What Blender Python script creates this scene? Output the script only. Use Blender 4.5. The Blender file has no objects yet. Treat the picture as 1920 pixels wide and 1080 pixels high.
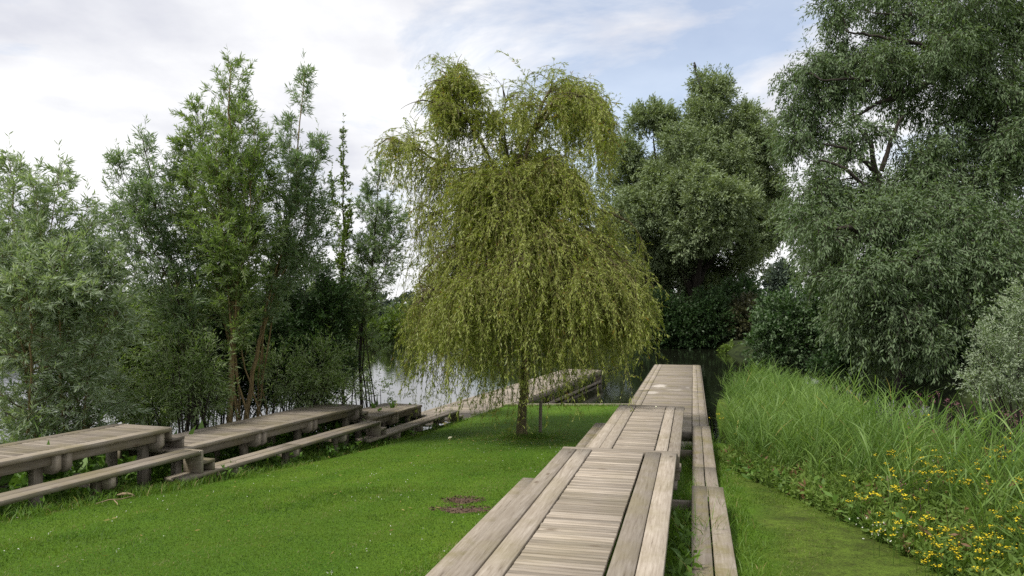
import bpy, math, random
import numpy as np
from mathutils import Vector

R = np.random.default_rng(11)
random.seed(5)
sc = bpy.context.scene
COL = sc.collection
F, HV, CZ = 1400.0, 575.0, 4.3      # focal length in photo pixels, horizon row, eye height above the water


def W(x, v, Y):
    """a point seen at photo pixel x, v that stands Y metres away"""
    return np.array([(x - 960) / F * Y, Y, CZ - (v - HV) / F * Y])


def sstep(a, b, x):
    t = np.clip((x - a) / (b - a), 0, 1)
    return t * t * (3 - 2 * t)


# ------------------------------------------------------------------ camera, light, world
cam = bpy.data.cameras.new("camera")
cam.sensor_width = 36
cam.lens = 36 * F / 1920
cam.shift_y = (HV - 540) / 1920
cam.clip_start, cam.clip_end = 0.1, 5000
co = bpy.data.objects.new("camera", cam)
co.location = (0, 0, CZ)
co.rotation_euler = (math.pi / 2, 0, 0)
COL.objects.link(co)
sc.camera = co

SUN_EL, SUN_AZ = math.radians(55), math.radians(-122)     # azimuth from +Y towards +X: behind the camera, to the left
sd = Vector((math.sin(SUN_AZ) * math.cos(SUN_EL), math.cos(SUN_AZ) * math.cos(SUN_EL), math.sin(SUN_EL)))
sl = bpy.data.lights.new("sun", 'SUN')
sl.energy = 2.9
sl.angle = math.radians(8)
sl.color = (1.0, .95, .87)
so = bpy.data.objects.new("sun", sl)
so.rotation_euler = sd.to_track_quat('Z', 'Y').to_euler()
COL.objects.link(so)

wd = bpy.data.worlds.new("World")
sc.world = wd
wd.use_nodes = True
nt = wd.node_tree
nt.nodes.clear()


def N(t, kind, **kw):
    n = t.nodes.new(kind)
    for k, v in kw.items():
        if k.startswith("i_"):
            n.inputs[k[2:].replace("_", " ")].default_value = v
        else:
            setattr(n, k, v)
    return n


def L(t, a, b):
    t.links.new(a, b)


def math_node(t, op, a, b=None, clamp=False):
    n = t.nodes.new("ShaderNodeMath")
    n.operation = op
    n.use_clamp = clamp
    for i, s in enumerate((a, b)):
        if s is None:
            continue
        if isinstance(s, (int, float)):
            n.inputs[i].default_value = s
        else:
            t.links.new(s, n.inputs[i])
    return n.outputs[0]


def ramp(t, fac, stops):
    n = t.nodes.new("ShaderNodeValToRGB")
    e = n.color_ramp.elements
    while len(e) < len(stops):
        e.new(0.5)
    for k, (p, c) in enumerate(stops):
        e[k].position = p
        e[k].color = (*c, 1) if len(c) == 3 else c
    t.links.new(fac, n.inputs[0])
    return n.outputs[0]


def mixc(t, fac, a, b, mode='MIX'):
    n = t.nodes.new("ShaderNodeMix")
    n.data_type = 'RGBA'
    n.blend_type = mode
    for s, i in ((fac, 0), (a, 6), (b, 7)):
        if isinstance(s, (int, float)):
            n.inputs[i].default_value = s
        elif isinstance(s, tuple):
            n.inputs[i].default_value = (*s, 1)
        else:
            t.links.new(s, n.inputs[i])
    return n.outputs[2]


def build_world():
    t = nt
    tc = N(t, "ShaderNodeTexCoord")
    sky = N(t, "ShaderNodeTexSky", sky_type='NISHITA', sun_disc=False, sun_elevation=SUN_EL, sun_rotation=SUN_AZ,
            air_density=1.0, dust_density=1.6, ozone_density=1.2)
    b1 = N(t, "ShaderNodeBackground", i_Strength=.13)
    L(t, sky.outputs[0], b1.inputs[0])
    sep = N(t, "ShaderNodeSeparateXYZ")
    L(t, tc.outputs['Generated'], sep.inputs[0])
    zz = math_node(t, 'ADD', math_node(t, 'MAXIMUM', sep.outputs[2], 0.0), .22)
    cmb = N(t, "ShaderNodeCombineXYZ")
    L(t, math_node(t, 'DIVIDE', sep.outputs[0], zz), cmb.inputs[0])
    L(t, math_node(t, 'DIVIDE', sep.outputs[1], zz), cmb.inputs[1])
    n1 = N(t, "ShaderNodeTexNoise", i_Scale=1.7, i_Detail=10.0, i_Roughness=.60, i_Distortion=.5)
    n2 = N(t, "ShaderNodeTexNoise", i_Scale=1.3, i_Detail=8.0, i_Roughness=.55)
    L(t, cmb.outputs[0], n1.inputs[0])
    mp = N(t, "ShaderNodeMapping")
    mp.inputs['Location'].default_value = (3.1, 1.7, .4)
    L(t, cmb.outputs[0], mp.inputs[0])
    L(t, mp.outputs[0], n2.inputs[0])
    # a clearer opening in the cloud towards the upper right
    dv = Vector(((1180 - 960) / F, 1, (HV - 90) / F)).normalized()
    dot = N(t, "ShaderNodeVectorMath", operation='DOT_PRODUCT')
    L(t, tc.outputs['Generated'], dot.inputs[0])
    dot.inputs[1].default_value = dv
    opening = math_node(t, 'MULTIPLY', math_node(t, 'SUBTRACT', dot.outputs['Value'], .955, ), 5.0)
    opening = math_node(t, 'MINIMUM', math_node(t, 'MAXIMUM', opening, 0.0), .19)
    cov = math_node(t, 'SUBTRACT', math_node(t, 'ADD', n1.outputs[0], .11), opening)
    cover = ramp(t, cov, [(.40, (.40, .40, .40)), (.56, (1, 1, 1))])
    ccol = ramp(t, n2.outputs[0], [(.36, (.51, .52, .57)), (.48, (.635, .64, .665)), (.60, (.77, .77, .775))])
    b2 = N(t, "ShaderNodeBackground", i_Strength=.98)
    L(t, ccol, b2.inputs[0])
    mx = N(t, "ShaderNodeMixShader")
    L(t, cover, mx.inputs[0])
    L(t, b1.outputs[0], mx.inputs[1])
    L(t, b2.outputs[0], mx.inputs[2])
    out = N(t, "ShaderNodeOutputWorld")
    L(t, mx.outputs[0], out.inputs[0])


build_world()
vs = sc.view_settings
vs.view_transform, vs.look, vs.gamma, vs.use_curve_mapping = 'Standard', 'None', 1, False
vs.exposure = 0.6
sc.cycles.use_denoising = False
sc.cycles.max_bounces = 8
sc.cycles.diffuse_bounces = 3
sc.cycles.glossy_bounces = 3
sc.cycles.transmission_bounces = 4


# ------------------------------------------------------------------ materials
def material(name):
    m = bpy.data.materials.new(name)
    m.use_nodes = True
    t = m.node_tree
    t.nodes.clear()
    out = N(t, "ShaderNodeOutputMaterial")
    return m, t, out


def tone_node(t):
    return N(t, "ShaderNodeAttribute", attribute_name="tone").outputs['Fac']


def leaf_mat(name, dark, light, back=None, trans=.35, rough=.45, spec=.35, odd=None, patch=.6):
    """foliage: tone varies leaf by leaf, patches of colour vary over the crown, the underside may be paler"""
    m, t, out = material(name)
    tc = N(t, "ShaderNodeTexCoord")
    ns = N(t, "ShaderNodeTexNoise", i_Scale=patch, i_Detail=2.0)
    L(t, tc.outputs['Object'], ns.inputs[0])
    tone = tone_node(t)
    f = math_node(t, 'ADD', math_node(t, 'MULTIPLY', tone, .6), math_node(t, 'MULTIPLY', math_node(t, 'SUBTRACT', ns.outputs[0], .3), 1.0), True)
    c = mixc(t, f, dark, light)
    if odd:
        c = mixc(t, math_node(t, 'GREATER_THAN', tone, odd[1]), c, odd[0])
    if back:
        g = N(t, "ShaderNodeNewGeometry")
        c = mixc(t, math_node(t, 'MULTIPLY', g.outputs['Backfacing'], .9), c, back)
    p = N(t, "ShaderNodeBsdfPrincipled", i_Roughness=rough)
    p.inputs['Specular IOR Level'].default_value = spec
    L(t, c, p.inputs['Base Color'])
    tr = N(t, "ShaderNodeBsdfTranslucent")
    tcol = mixc(t, 1.0, c, (1.25, 1.3, .62), 'MULTIPLY')
    L(t, tcol, tr.inputs[0])
    mx = N(t, "ShaderNodeMixShader")
    mx.inputs[0].default_value = trans
    L(t, p.outputs[0], mx.inputs[1])
    L(t, tr.outputs[0], mx.inputs[2])
    L(t, mx.outputs[0], out.inputs[0])
    return m


def bark_mat(name, a, b, scale=(14, 14, 2.5)):
    m, t, out = material(name)
    tc = N(t, "ShaderNodeTexCoord")
    mp = N(t, "ShaderNodeMapping")
    mp.inputs['Scale'].default_value = scale
    L(t, tc.outputs['Object'], mp.inputs[0])
    ns = N(t, "ShaderNodeTexNoise", i_Scale=1.6, i_Detail=7.0, i_Roughness=.65)
    L(t, mp.outputs[0], ns.inputs[0])
    c = ramp(t, ns.outputs[0], [(.34, a), (.66, b)])
    p = N(t, "ShaderNodeBsdfPrincipled", i_Roughness=.9)
    L(t, c, p.inputs['Base Color'])
    bp = N(t, "ShaderNodeBump", i_Strength=.8, i_Distance=.03)
    L(t, ns.outputs[0], bp.inputs['Height'])
    L(t, bp.outputs[0], p.inputs['Normal'])
    L(t, p.outputs[0], out.inputs[0])
    return m


def wood_mat(name, axis, moss=.5, gain=1.0, grain=1.0, spots=()):
    """weathered grey timber with the grain along the given local axis"""
    m, t, out = material(name)
    tc = N(t, "ShaderNodeTexCoord")
    tone = tone_node(t)
    s = [46.0, 46.0, 46.0]
    s[axis] = 2.6
    mp = N(t, "ShaderNodeMapping")
    mp.inputs['Scale'].default_value = s
    off = N(t, "ShaderNodeCombineXYZ")
    for i in range(3):
        L(t, math_node(t, 'MULTIPLY', tone, 37.0 + 11 * i), off.inputs[i])
    L(t, off.outputs[0], mp.inputs['Location'])
    L(t, tc.outputs['Object'], mp.inputs[0])
    g = N(t, "ShaderNodeTexNoise", i_Scale=1.0, i_Detail=8.0, i_Roughness=.62, i_Distortion=.4)
    L(t, mp.outputs[0], g.inputs[0])
    s2 = [9.0, 9.0, 9.0]
    s2[axis] = 1.6
    mp2 = N(t, "ShaderNodeMapping")
    mp2.inputs['Scale'].default_value = s2
    L(t, tc.outputs['Object'], mp2.inputs[0])
    L(t, off.outputs[0], mp2.inputs['Location'])
    b = N(t, "ShaderNodeTexNoise", i_Scale=1.0, i_Detail=5.0, i_Roughness=.6)
    L(t, mp2.outputs[0], b.inputs[0])
    c = ramp(t, g.outputs[0], [(.26, (.12 * gain, .095 * gain, .068 * gain)), (.42, (.250 * gain, .212 * gain, .168 * gain)), (.60, (.318 * gain, .277 * gain, .226 * gain)), (.78, (.41 * gain, .365 * gain, .308 * gain))])
    c = mixc(t, ramp(t, b.outputs[0], [(.40, (.0, .0, .0)), (.72, (.55, .55, .55))]), c, (.20 * gain, .165 * gain, .125 * gain))
    tt = math_node(t, 'ADD', math_node(t, 'MULTIPLY', tone, .62), .68)
    hs = N(t, "ShaderNodeHueSaturation")
    L(t, tt, hs.inputs['Value'])
    L(t, c, hs.inputs['Color'])
    c = hs.outputs[0]
    # algae and moss in blotches, worn pale spots
    mn = N(t, "ShaderNodeTexNoise", i_Scale=1.3, i_Detail=7.0, i_Roughness=.68)
    L(t, tc.outputs['Object'], mn.inputs[0])
    c = mixc(t, math_node(t, 'MULTIPLY', ramp(t, mn.outputs[0], [(.46, (0, 0, 0)), (.66, (1, 1, 1))]), moss), c, (.17, .145, .055))
    # knots and pits
    kn = N(t, "ShaderNodeTexVoronoi", i_Scale=1.0)
    s3 = [4.2, 4.2, 4.2]
    s3[axis] = 1.5
    mp3 = N(t, "ShaderNodeMapping")
    mp3.inputs['Scale'].default_value = s3
    L(t, tc.outputs['Object'], mp3.inputs[0])
    L(t, off.outputs[0], mp3.inputs['Location'])
    L(t, mp3.outputs[0], kn.inputs[0])
    c = mixc(t, ramp(t, kn.outputs['Distance'], [(.05, (.75, .75, .75)), (.12, (0, 0, 0))]), c, (.10, .07, .045))
    # dried pale puddles at known places
    for (sx, sy, rx, ry, w) in spots:
        sub = N(t, "ShaderNodeVectorMath", operation='SUBTRACT')
        L(t, tc.outputs['Object'], sub.inputs[0])
        sub.inputs[1].default_value = (sx, sy, 0)
        mul = N(t, "ShaderNodeVectorMath", operation='MULTIPLY')
        L(t, sub.outputs[0], mul.inputs[0])
        mul.inputs[1].default_value = (1 / rx, 1 / ry, 0)
        le = N(t, "ShaderNodeVectorMath", operation='LENGTH')
        L(t, mul.outputs[0], le.inputs[0])
        dd = math_node(t, 'ADD', le.outputs['Value'], math_node(t, 'MULTIPLY', math_node(t, 'SUBTRACT', mn.outputs[0], .5), 2.6))
        c = mixc(t, ramp(t, dd, [(.55, (w, w, w)), (1.0, (0, 0, 0))]), c, (.46, .42, .37))
    p = N(t, "ShaderNodeBsdfPrincipled", i_Roughness=.78)
    p.inputs['Specular IOR Level'].default_value = .3
    L(t, c, p.inputs['Base Color'])
    bp = N(t, "ShaderNodeBump", i_Strength=.55 * grain, i_Distance=.006)
    L(t, math_node(t, 'ADD', g.outputs[0], math_node(t, 'MULTIPLY', b.outputs[0], .8)), bp.inputs['Height'])
    L(t, bp.outputs[0], p.inputs['Normal'])
    L(t, p.outputs[0], out.inputs[0])
    return m


def plain_mat(name, col, rough=.7, col2=None, scale=6):
    m, t, out = material(name)
    p = N(t, "ShaderNodeBsdfPrincipled", i_Roughness=rough)
    tc = N(t, "ShaderNodeTexCoord")
    ns = N(t, "ShaderNodeTexNoise", i_Scale=scale, i_Detail=5.0)
    L(t, tc.outputs['Object'], ns.inputs[0])
    L(t, ramp(t, ns.outputs[0], [(.35, col), (.65, col2 or tuple(min(1, c * 1.3) for c in col))]), p.inputs['Base Color'])
    L(t, p.outputs[0], out.inputs[0])
    return m


M = {}
M['plank'] = wood_mat("weathered plank wood", 1, .38)
M['plank_mossy'] = wood_mat("mossy plank wood", 1, .85, .9)
M['slat'] = wood_mat("weathered slat wood", 0, .22, 1.06, 1.3)
M['slat_mossy'] = wood_mat("stained slat wood", 0, .55, .82)
SP = []
for (x_, v_, a_, b_, w_) in ((1238, 724, .42, .8, .8), (1222, 736, .32, .7, .6), (1290, 727, .10, .2, .6), (1306, 695, .2, .5, .4), (1265, 731, .5, .3, .45)):
    Y_ = 3.57 * F / (v_ - HV)
    X_ = (x_ - 960) / F * Y_
    a0 = math.atan(339 / F)
    SP.append((X_ * math.cos(a0) - Y_ * math.sin(a0), X_ * math.sin(a0) + Y_ * math.cos(a0), a_, b_, w_))
M['pier_slat'] = wood_mat("stained pier slat wood", 0, .5, .80, 1.0, SP)
M['beam'] = wood_mat("brown beam wood", 0, .35, .66)
M['beam_pale'] = wood_mat("grey brown beam wood", 0, .3, .92)
M['post'] = wood_mat("brown post wood", 2, .3, .72)
M['left_plank'] = wood_mat("olive weathered plank wood", 1, .5, .80)
M['left_slat'] = wood_mat("olive weathered slat wood", 0, .4, .76, 1.3)
M['trunk_pale'] = bark_mat("tan willow bark", (.13, .085, .035), (.27, .20, .09))
M['trunk_dark'] = bark_mat("dark furrowed bark", (.014, .010, .007), (.045, .034, .024), (6, 6, 1.2))
M['trunk_weeping'] = bark_mat("mossy willow bark", (.045, .035, .015), (.15, .125, .06))
M['leaf_silver'] = leaf_mat("silvery willow leaves", (0.129, 0.190, 0.095), (0.291, 0.375, 0.213), (0.381, 0.448, 0.325), .45, .5, .3)
M['leaf_mid'] = leaf_mat("green willow leaves", (0.095, 0.168, 0.040), (0.235, 0.325, 0.099), (0.280, 0.347, 0.179), .48, .5, .3)
M['leaf_deep'] = leaf_mat("deep green willow leaves", (0.092, 0.161, 0.069), (0.218, 0.310, 0.155), (0.287, 0.356, 0.241), .46, .5, .3)
M['leaf_bright'] = leaf_mat("bright green leaves", (.075, .125, .020), (.16, .235, .045), None, .38)
M['leaf_weeping'] = leaf_mat("yellow green weeping leaves", (.120, .165, .020), (.32, .375, .062), (.33, .37, .10), .47, .45, .35, ((.34, .20, .05), .95), .45)
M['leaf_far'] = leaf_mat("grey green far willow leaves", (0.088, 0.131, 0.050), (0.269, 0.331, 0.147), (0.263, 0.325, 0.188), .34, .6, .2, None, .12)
M['leaf_right'] = leaf_mat("grey green big willow leaves", (.054, .108, .034), (.175, .245, .090), (.165, .225, .125), .36, .6, .2, None, .2)
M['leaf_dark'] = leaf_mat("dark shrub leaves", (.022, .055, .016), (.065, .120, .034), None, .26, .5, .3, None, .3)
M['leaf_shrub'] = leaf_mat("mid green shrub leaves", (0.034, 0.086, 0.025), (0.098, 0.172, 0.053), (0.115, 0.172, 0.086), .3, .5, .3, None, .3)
M['leaf_shaded'] = leaf_mat("shade darkened shrub leaves", (.016, .040, .012), (.048, .090, .026), None, .24, .5, .25, None, .3)  # shrub green darkened: shade below the far willow put into the leaf colour
M['leaf_red'] = leaf_mat("reddish shrub leaves", (.042, .046, .022), (.090, .092, .042), None, .25)
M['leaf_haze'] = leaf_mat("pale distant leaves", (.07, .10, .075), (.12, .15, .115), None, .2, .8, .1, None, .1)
M['reed'] = leaf_mat("reed blades", (.066, .145, .024), (.225, .335, .085), None, .42, .5, .3, ((.42, .35, .12), .945), 1.1)
M['reed_dry'] = leaf_mat("mixed waterside herbs", (.070, .130, .022), (.21, .30, .070), None, .40, .6, .2, ((.22, .13, .075), .90), 1.3)
M['grass'] = leaf_mat("lawn grass blades", (.036, .088, .009), (.150, .235, .024), None, .40, .5, .2, ((.22, .23, .08), .96), 1.6)
M['grass_tall'] = leaf_mat("tall grass blades", (.065, .140, .014), (.16, .265, .038), None, .38, .5, .3, ((.32, .27, .11), .95), .9)
M['weed'] = leaf_mat("broad weed leaves", (.060, .135, .020), (.14, .235, .045), None, .33, .5, .3)
M['yellow'] = leaf_mat("yellow petals", (.58, .42, .012), (.74, .60, .03), None, .2, .6, .2)
M['white_petal'] = leaf_mat("white petals", (.6, .62, .55), (.75, .75, .7), None, .2, .6, .2)
M['pink'] = leaf_mat("dusky pink flower heads", (.20, .09, .12), (.30, .15, .17), None, .2, .8, .1)
M['twig'] = plain_mat("olive twigs", (.10, .075, .03), .8)
M['soil'] = plain_mat("bare brown soil", (.050, .030, .018), .95, (.125, .078, .048), 30)
M['bird'] = plain_mat("dark feathers", (.02, .02, .022), .7)
M['paper'] = plain_mat("cream leaf", (.62, .60, .42), .7)
M['drystick'] = plain_mat("bleached dry wood", (.20, .145, .085), .8)


# ------------------------------------------------------------------ mesh helpers
def make_mesh(name, verts, faces, tone=None, mat=None, smooth=False):
    """verts (n,3); faces: list of int arrays (m,k)"""
    verts = np.asarray(verts, np.float32)
    me = bpy.data.meshes.new(name)
    me.vertices.add(len(verts))
    me.vertices.foreach_set("co", verts.ravel())
    faces = [np.asarray(f, np.int32) for f in faces if len(f)]
    loops = np.concatenate([f.ravel() for f in faces])
    sizes = np.concatenate([np.full(len(f), f.shape[1], np.int32) for f in faces])
    starts = np.concatenate([[0], np.cumsum(sizes)[:-1]]).astype(np.int32)
    me.loops.add(len(loops))
    me.loops.foreach_set("vertex_index", loops)
    me.polygons.add(len(sizes))
    me.polygons.foreach_set("loop_start", starts)
    me.polygons.foreach_set("loop_total", sizes)
    if smooth:
        me.polygons.foreach_set("use_smooth", np.ones(len(sizes), bool))
    if tone is not None:
        a = me.attributes.new("tone", 'FLOAT', 'POINT')
        a.data.foreach_set("value", np.asarray(tone, np.float32))
    me.update(calc_edges=True)
    if mat is not None:
        me.materials.append(mat)
    return me


def link(name, me, parent=None):
    o = bpy.data.objects.new(name, me)
    COL.objects.link(o)
    if parent is not None:
        o.parent = parent
    return o


def tag(o, label=None, cat=None, group=None, kind=None):
    for k, v in (("label", label), ("category", cat), ("group", group), ("kind", kind)):
        if v:
            o[k] = v
    return o


def empty(name, loc, rz=0.0):
    o = bpy.data.objects.new(name, None)
    o.empty_display_size = .3
    o.location = loc
    o.rotation_euler = (0, 0, rz)
    COL.objects.link(o)
    return o


class Geo:
    """collects geometry that becomes ONE mesh"""

    def __init__(s):
        s.v, s.f, s.t, s.n = [], [], [], 0

    def add(s, v, faces, tone):
        v = np.asarray(v, float).reshape(-1, 3)
        s.v.append(v)
        for f in faces:
            s.f.append(np.asarray(f, np.int64) + s.n)
        s.t.append(np.broadcast_to(np.asarray(tone, float), (len(v),)).copy())
        s.n += len(v)

    def box(s, lo, hi, tone=.5, ch=.006, jit=0.0, cut=None):
        """a box with small chamfers along its edges"""
        lo, hi = np.array(lo, float), np.array(hi, float)
        if jit:
            lo, hi = lo + R.normal(0, jit, 3), hi + R.normal(0, jit, 3)
        ch = min(ch, .3 * float((hi - lo).min()))
        V, idx = [], {}
        for i in (0, 1):
            for j in (0, 1):
                for k in (0, 1):
                    c = np.where([i, j, k], hi, lo)
                    sg = np.where([i, j, k], -1, 1)
                    for a in range(3):      # the vertex that lies on the face whose normal is axis a
                        d = np.array([ch, ch, ch]) * sg
                        d[a] = 0
                        idx[(i, j, k, a)] = len(V)
                        V.append(c + d)
        Q, T = [], []
        for a in range(3):
            b, c = (a + 1) % 3, (a + 2) % 3
            for sgn in (0, 1):
                q = []
                for (p, r) in ((0, 0), (1, 0), (1, 1), (0, 1)):
                    key = [0, 0, 0]
                    key[a], key[b], key[c] = sgn, p, r
                    q.append(idx[(*key, a)])
                Q.append(q if sgn else q[::-1])
        for a in range(3):
            b, c = (a + 1) % 3, (a + 2) % 3
            for p in (0, 1):
                for r in (0, 1):
                    k0, k1 = [0, 0, 0], [0, 0, 0]
                    k0[b], k0[c] = p, r
                    k1[a], k1[b], k1[c] = 1, p, r
                    q = [idx[(*k0, b)], idx[(*k1, b)], idx[(*k1, c)], idx[(*k0, c)]]
                    Q.append(q if (p ^ r) else q[::-1])
        for i in (0, 1):
            for j in (0, 1):
                for k in (0, 1):
                    q = [idx[(i, j, k, 0)], idx[(i, j, k, 1)], idx[(i, j, k, 2)]]
                    T.append(q if ((i + j + k) % 2) else q[::-1])
        s.add(V, [Q, T], tone)

    def prism(s, prof, x0, x1, axis, tone=.5):
        """a profile (list of 2-D points) extruded along an axis from x0 to x1"""
        n = len(prof)
        o = [i for i in range(3) if i != axis]
        V = np.zeros((2 * n, 3))
        for e, xx in enumerate((x0, x1)):
            V[e * n:(e + 1) * n, axis] = xx
            V[e * n:(e + 1) * n, o[0]] = [p[0] for p in prof]
            V[e * n:(e + 1) * n, o[1]] = [p[1] for p in prof]
        Q = [[i, (i + 1) % n, n + (i + 1) % n, n + i] for i in range(n)]
        s.add(V, [Q, [list(range(n))[::-1]], [list(range(n, 2 * n))]], tone)

    def tubes(s, P, rad, k=5, tone=.5):
        """P (N,S,3), rad (N,S) or (S,): N tubes at once"""
        P = np.asarray(P, float)
        n, S = P.shape[:2]
        rad = np.broadcast_to(np.asarray(rad, float), (n, S))
        T = np.gradient(P, axis=1)
        T /= np.linalg.norm(T, axis=2, keepdims=True) + 1e-9
        ref = np.where(np.abs(T[..., 2:3]) > .92, np.array([1.0, 0, 0]), np.array([0, 0, 1.0]))
        ref = np.broadcast_to(ref[:, :1], T.shape)
        A = np.cross(T, ref)
        A /= np.linalg.norm(A, axis=2, keepdims=True) + 1e-9
        B = np.cross(T, A)
        ang = np.arange(k) * 2 * np.pi / k
        V = P[:, :, None, :] + rad[:, :, None, None] * (np.cos(ang)[None, None, :, None] * A[:, :, None, :] + np.sin(ang)[None, None, :, None] * B[:, :, None, :])
        base = (np.arange(n)[:, None, None] * S + np.arange(S - 1)[None, :, None]) * k
        j = np.arange(k)[None, None, :]
        j2 = (j + 1) % k
        Q = np.stack([base + j, base + j2, base + k + j2, base + k + j], -1).reshape(-1, 4)
        s.add(V.reshape(-1, 3), [Q], np.repeat(np.broadcast_to(tone, (n,)), S * k))

    def leaves(s, P, D, ln, wd, tone=None, U=None):
        """one narrow four-cornered leaf per point, pointing along D"""
        n = len(P)
        D = D / (np.linalg.norm(D, axis=1, keepdims=True) + 1e-9)
        r = R.normal(size=(n, 3)) if U is None else U
        S_ = np.cross(D, r)
        S_ /= np.linalg.norm(S_, axis=1, keepdims=True) + 1e-9
        Nn = np.cross(S_, D)
        flip = np.where(Nn[:, 2:3] < 0, -1.0, 1.0)       # upper side mostly turned up
        S_ = S_ * flip
        ln = np.broadcast_to(ln, (n,))[:, None]
        wd = np.broadcast_to(wd, (n,))[:, None]
        V = np.empty((n, 4, 3))
        V[:, 0] = P
        V[:, 1] = P + D * ln * .45 + S_ * wd * .5
        V[:, 2] = P + D * ln
        V[:, 3] = P + D * ln * .45 - S_ * wd * .5
        tn = R.random(n) if tone is None else np.broadcast_to(tone, (n,))
        s.add(V.reshape(-1, 3), [np.arange(4 * n).reshape(n, 4)[:, ::-1]], np.repeat(tn, 4))

    def ribbons(s, P, wid, tone, side=None):
        """flat tapering blades: P (N,S,3), wid (N,S)"""
        n, S = P.shape[:2]
        T = np.gradient(P, axis=1)
        if side is None:
            a = R.random(n) * 2 * np.pi
            side = np.stack([np.cos(a), np.sin(a), np.zeros(n)], 1)
        Sd = np.cross(T, np.cross(side[:, None, :], T))
        Sd /= np.linalg.norm(Sd, axis=2, keepdims=True) + 1e-9
        V = np.stack([P - Sd * wid[..., None] / 2, P + Sd * wid[..., None] / 2], 2)
        b = (np.arange(n)[:, None] * S + np.arange(S - 1)[None, :]) * 2
        Q = np.stack([b, b + 1, b + 3, b + 2], -1).reshape(-1, 4)
        s.add(V.reshape(-1, 3), [Q], np.repeat(np.broadcast_to(tone, (n,)), S * 2))

    def tris(s, P, tip, side, tone):
        n = len(P)
        V = np.stack([P - side, P + side, tip], 1)
        s.add(V.reshape(-1, 3), [np.arange(3 * n).reshape(n, 3)], np.repeat(tone, 3))

    def build(s, name, mat, parent=None, smooth=False):
        return link(name, make_mesh(name, np.concatenate(s.v), group_faces(s.f), np.concatenate(s.t), mat, smooth), parent)


def group_faces(fs):
    by = {}
    for f in fs:
        if len(f):
            by.setdefault(f.shape[1], []).append(f)
    return [np.concatenate(v) for v in by.values()]


def shoots(start, dirs, length, steps, gravity=0.0, wob=.12, lift=0.0):
    """N growing shoots at once: returns positions (N, steps+1, 3) and directions"""
    n = len(start)
    P = np.empty((n, steps + 1, 3))
    Dv = np.empty((n, steps + 1, 3))
    P[:, 0] = start
    d = dirs / (np.linalg.norm(dirs, axis=1, keepdims=True) + 1e-9)
    Dv[:, 0] = d
    st = (np.broadcast_to(length, (n,)) / steps)[:, None]
    g = np.broadcast_to(gravity, (n,))
    for i in range(steps):
        d = d + R.normal(0, wob, (n, 3))
        d[:, 2] += lift - g
        d /= np.linalg.norm(d, axis=1, keepdims=True) + 1e-9
        P[:, i + 1] = P[:, i] + d * st
        Dv[:, i + 1] = d
    return P, Dv


def sample(P, Dv, u):
    """points at fraction u (N,K) along polylines P (N,S,3)"""
    n, S = P.shape[:2]
    x = np.clip(u, 0, .9999) * (S - 1)
    i = x.astype(int)
    f = (x - i)[..., None]
    r = np.arange(n)[:, None]
    return P[r, i] * (1 - f) + P[r, i + 1] * f, Dv[r, i]


def spline(pts, n=14, wob=0.0):
    """smooth curve through points (Catmull-Rom)"""
    p = np.array(pts, float)
    p = np.vstack([2 * p[0] - p[1], p, 2 * p[-1] - p[-2]])
    out = []
    m = len(p) - 3
    for k in np.linspace(0, m - 1e-6, n):
        i = int(k)
        t = k - i
        a, b, c, d = p[i:i + 4]
        out.append(.5 * (2 * b + (c - a) * t + (2 * a - 5 * b + 4 * c - d) * t * t + (3 * b - a - 3 * c + d) * t ** 3))
    out = np.array(out)
    if wob:
        out[1:-1] += R.normal(0, wob, out[1:-1].shape)
    return out


def unit(n):
    v = R.normal(size=(n, 3))
    return v / np.linalg.norm(v, axis=1, keepdims=True)


# ------------------------------------------------------------------ the land
TR, TL = 339 / F, 490 / F            # tangents of the two boardwalk directions
AR, AL = math.atan(TR), math.atan(TL)
HY = np.array([-60, 0, 6, 10, 12.5, 16, 20, 27, 60, 200])
HH = np.array([1.5, 2.02, 2.42, 2.70, 2.95, 3.22, 3.46, 3.57, 3.57, 3.57])


def lawn_h(y):
    y = np.asarray(y, float)
    return (np.interp(y - .8, HY, HH) + np.interp(y, HY, HH) + np.interp(y + .8, HY, HH)) / 3


def qL(x, y):
    return (x - TL * y) * math.cos(AL)


def tL(x, y):
    return x * math.sin(AL) + y * math.cos(AL)


def qR(x, y):
    return (x - TR * y) * math.cos(AR)


def tRr(x, y):
    return x * math.sin(AR) + y * math.cos(AR)


def wob(x, y, s=1.0):
    return (np.sin(x * .37 * s + 1.3) * np.cos(y * .29 * s) + .5 * np.sin(x * .9 * s - y * .7 * s + .4)) * .6


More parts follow.
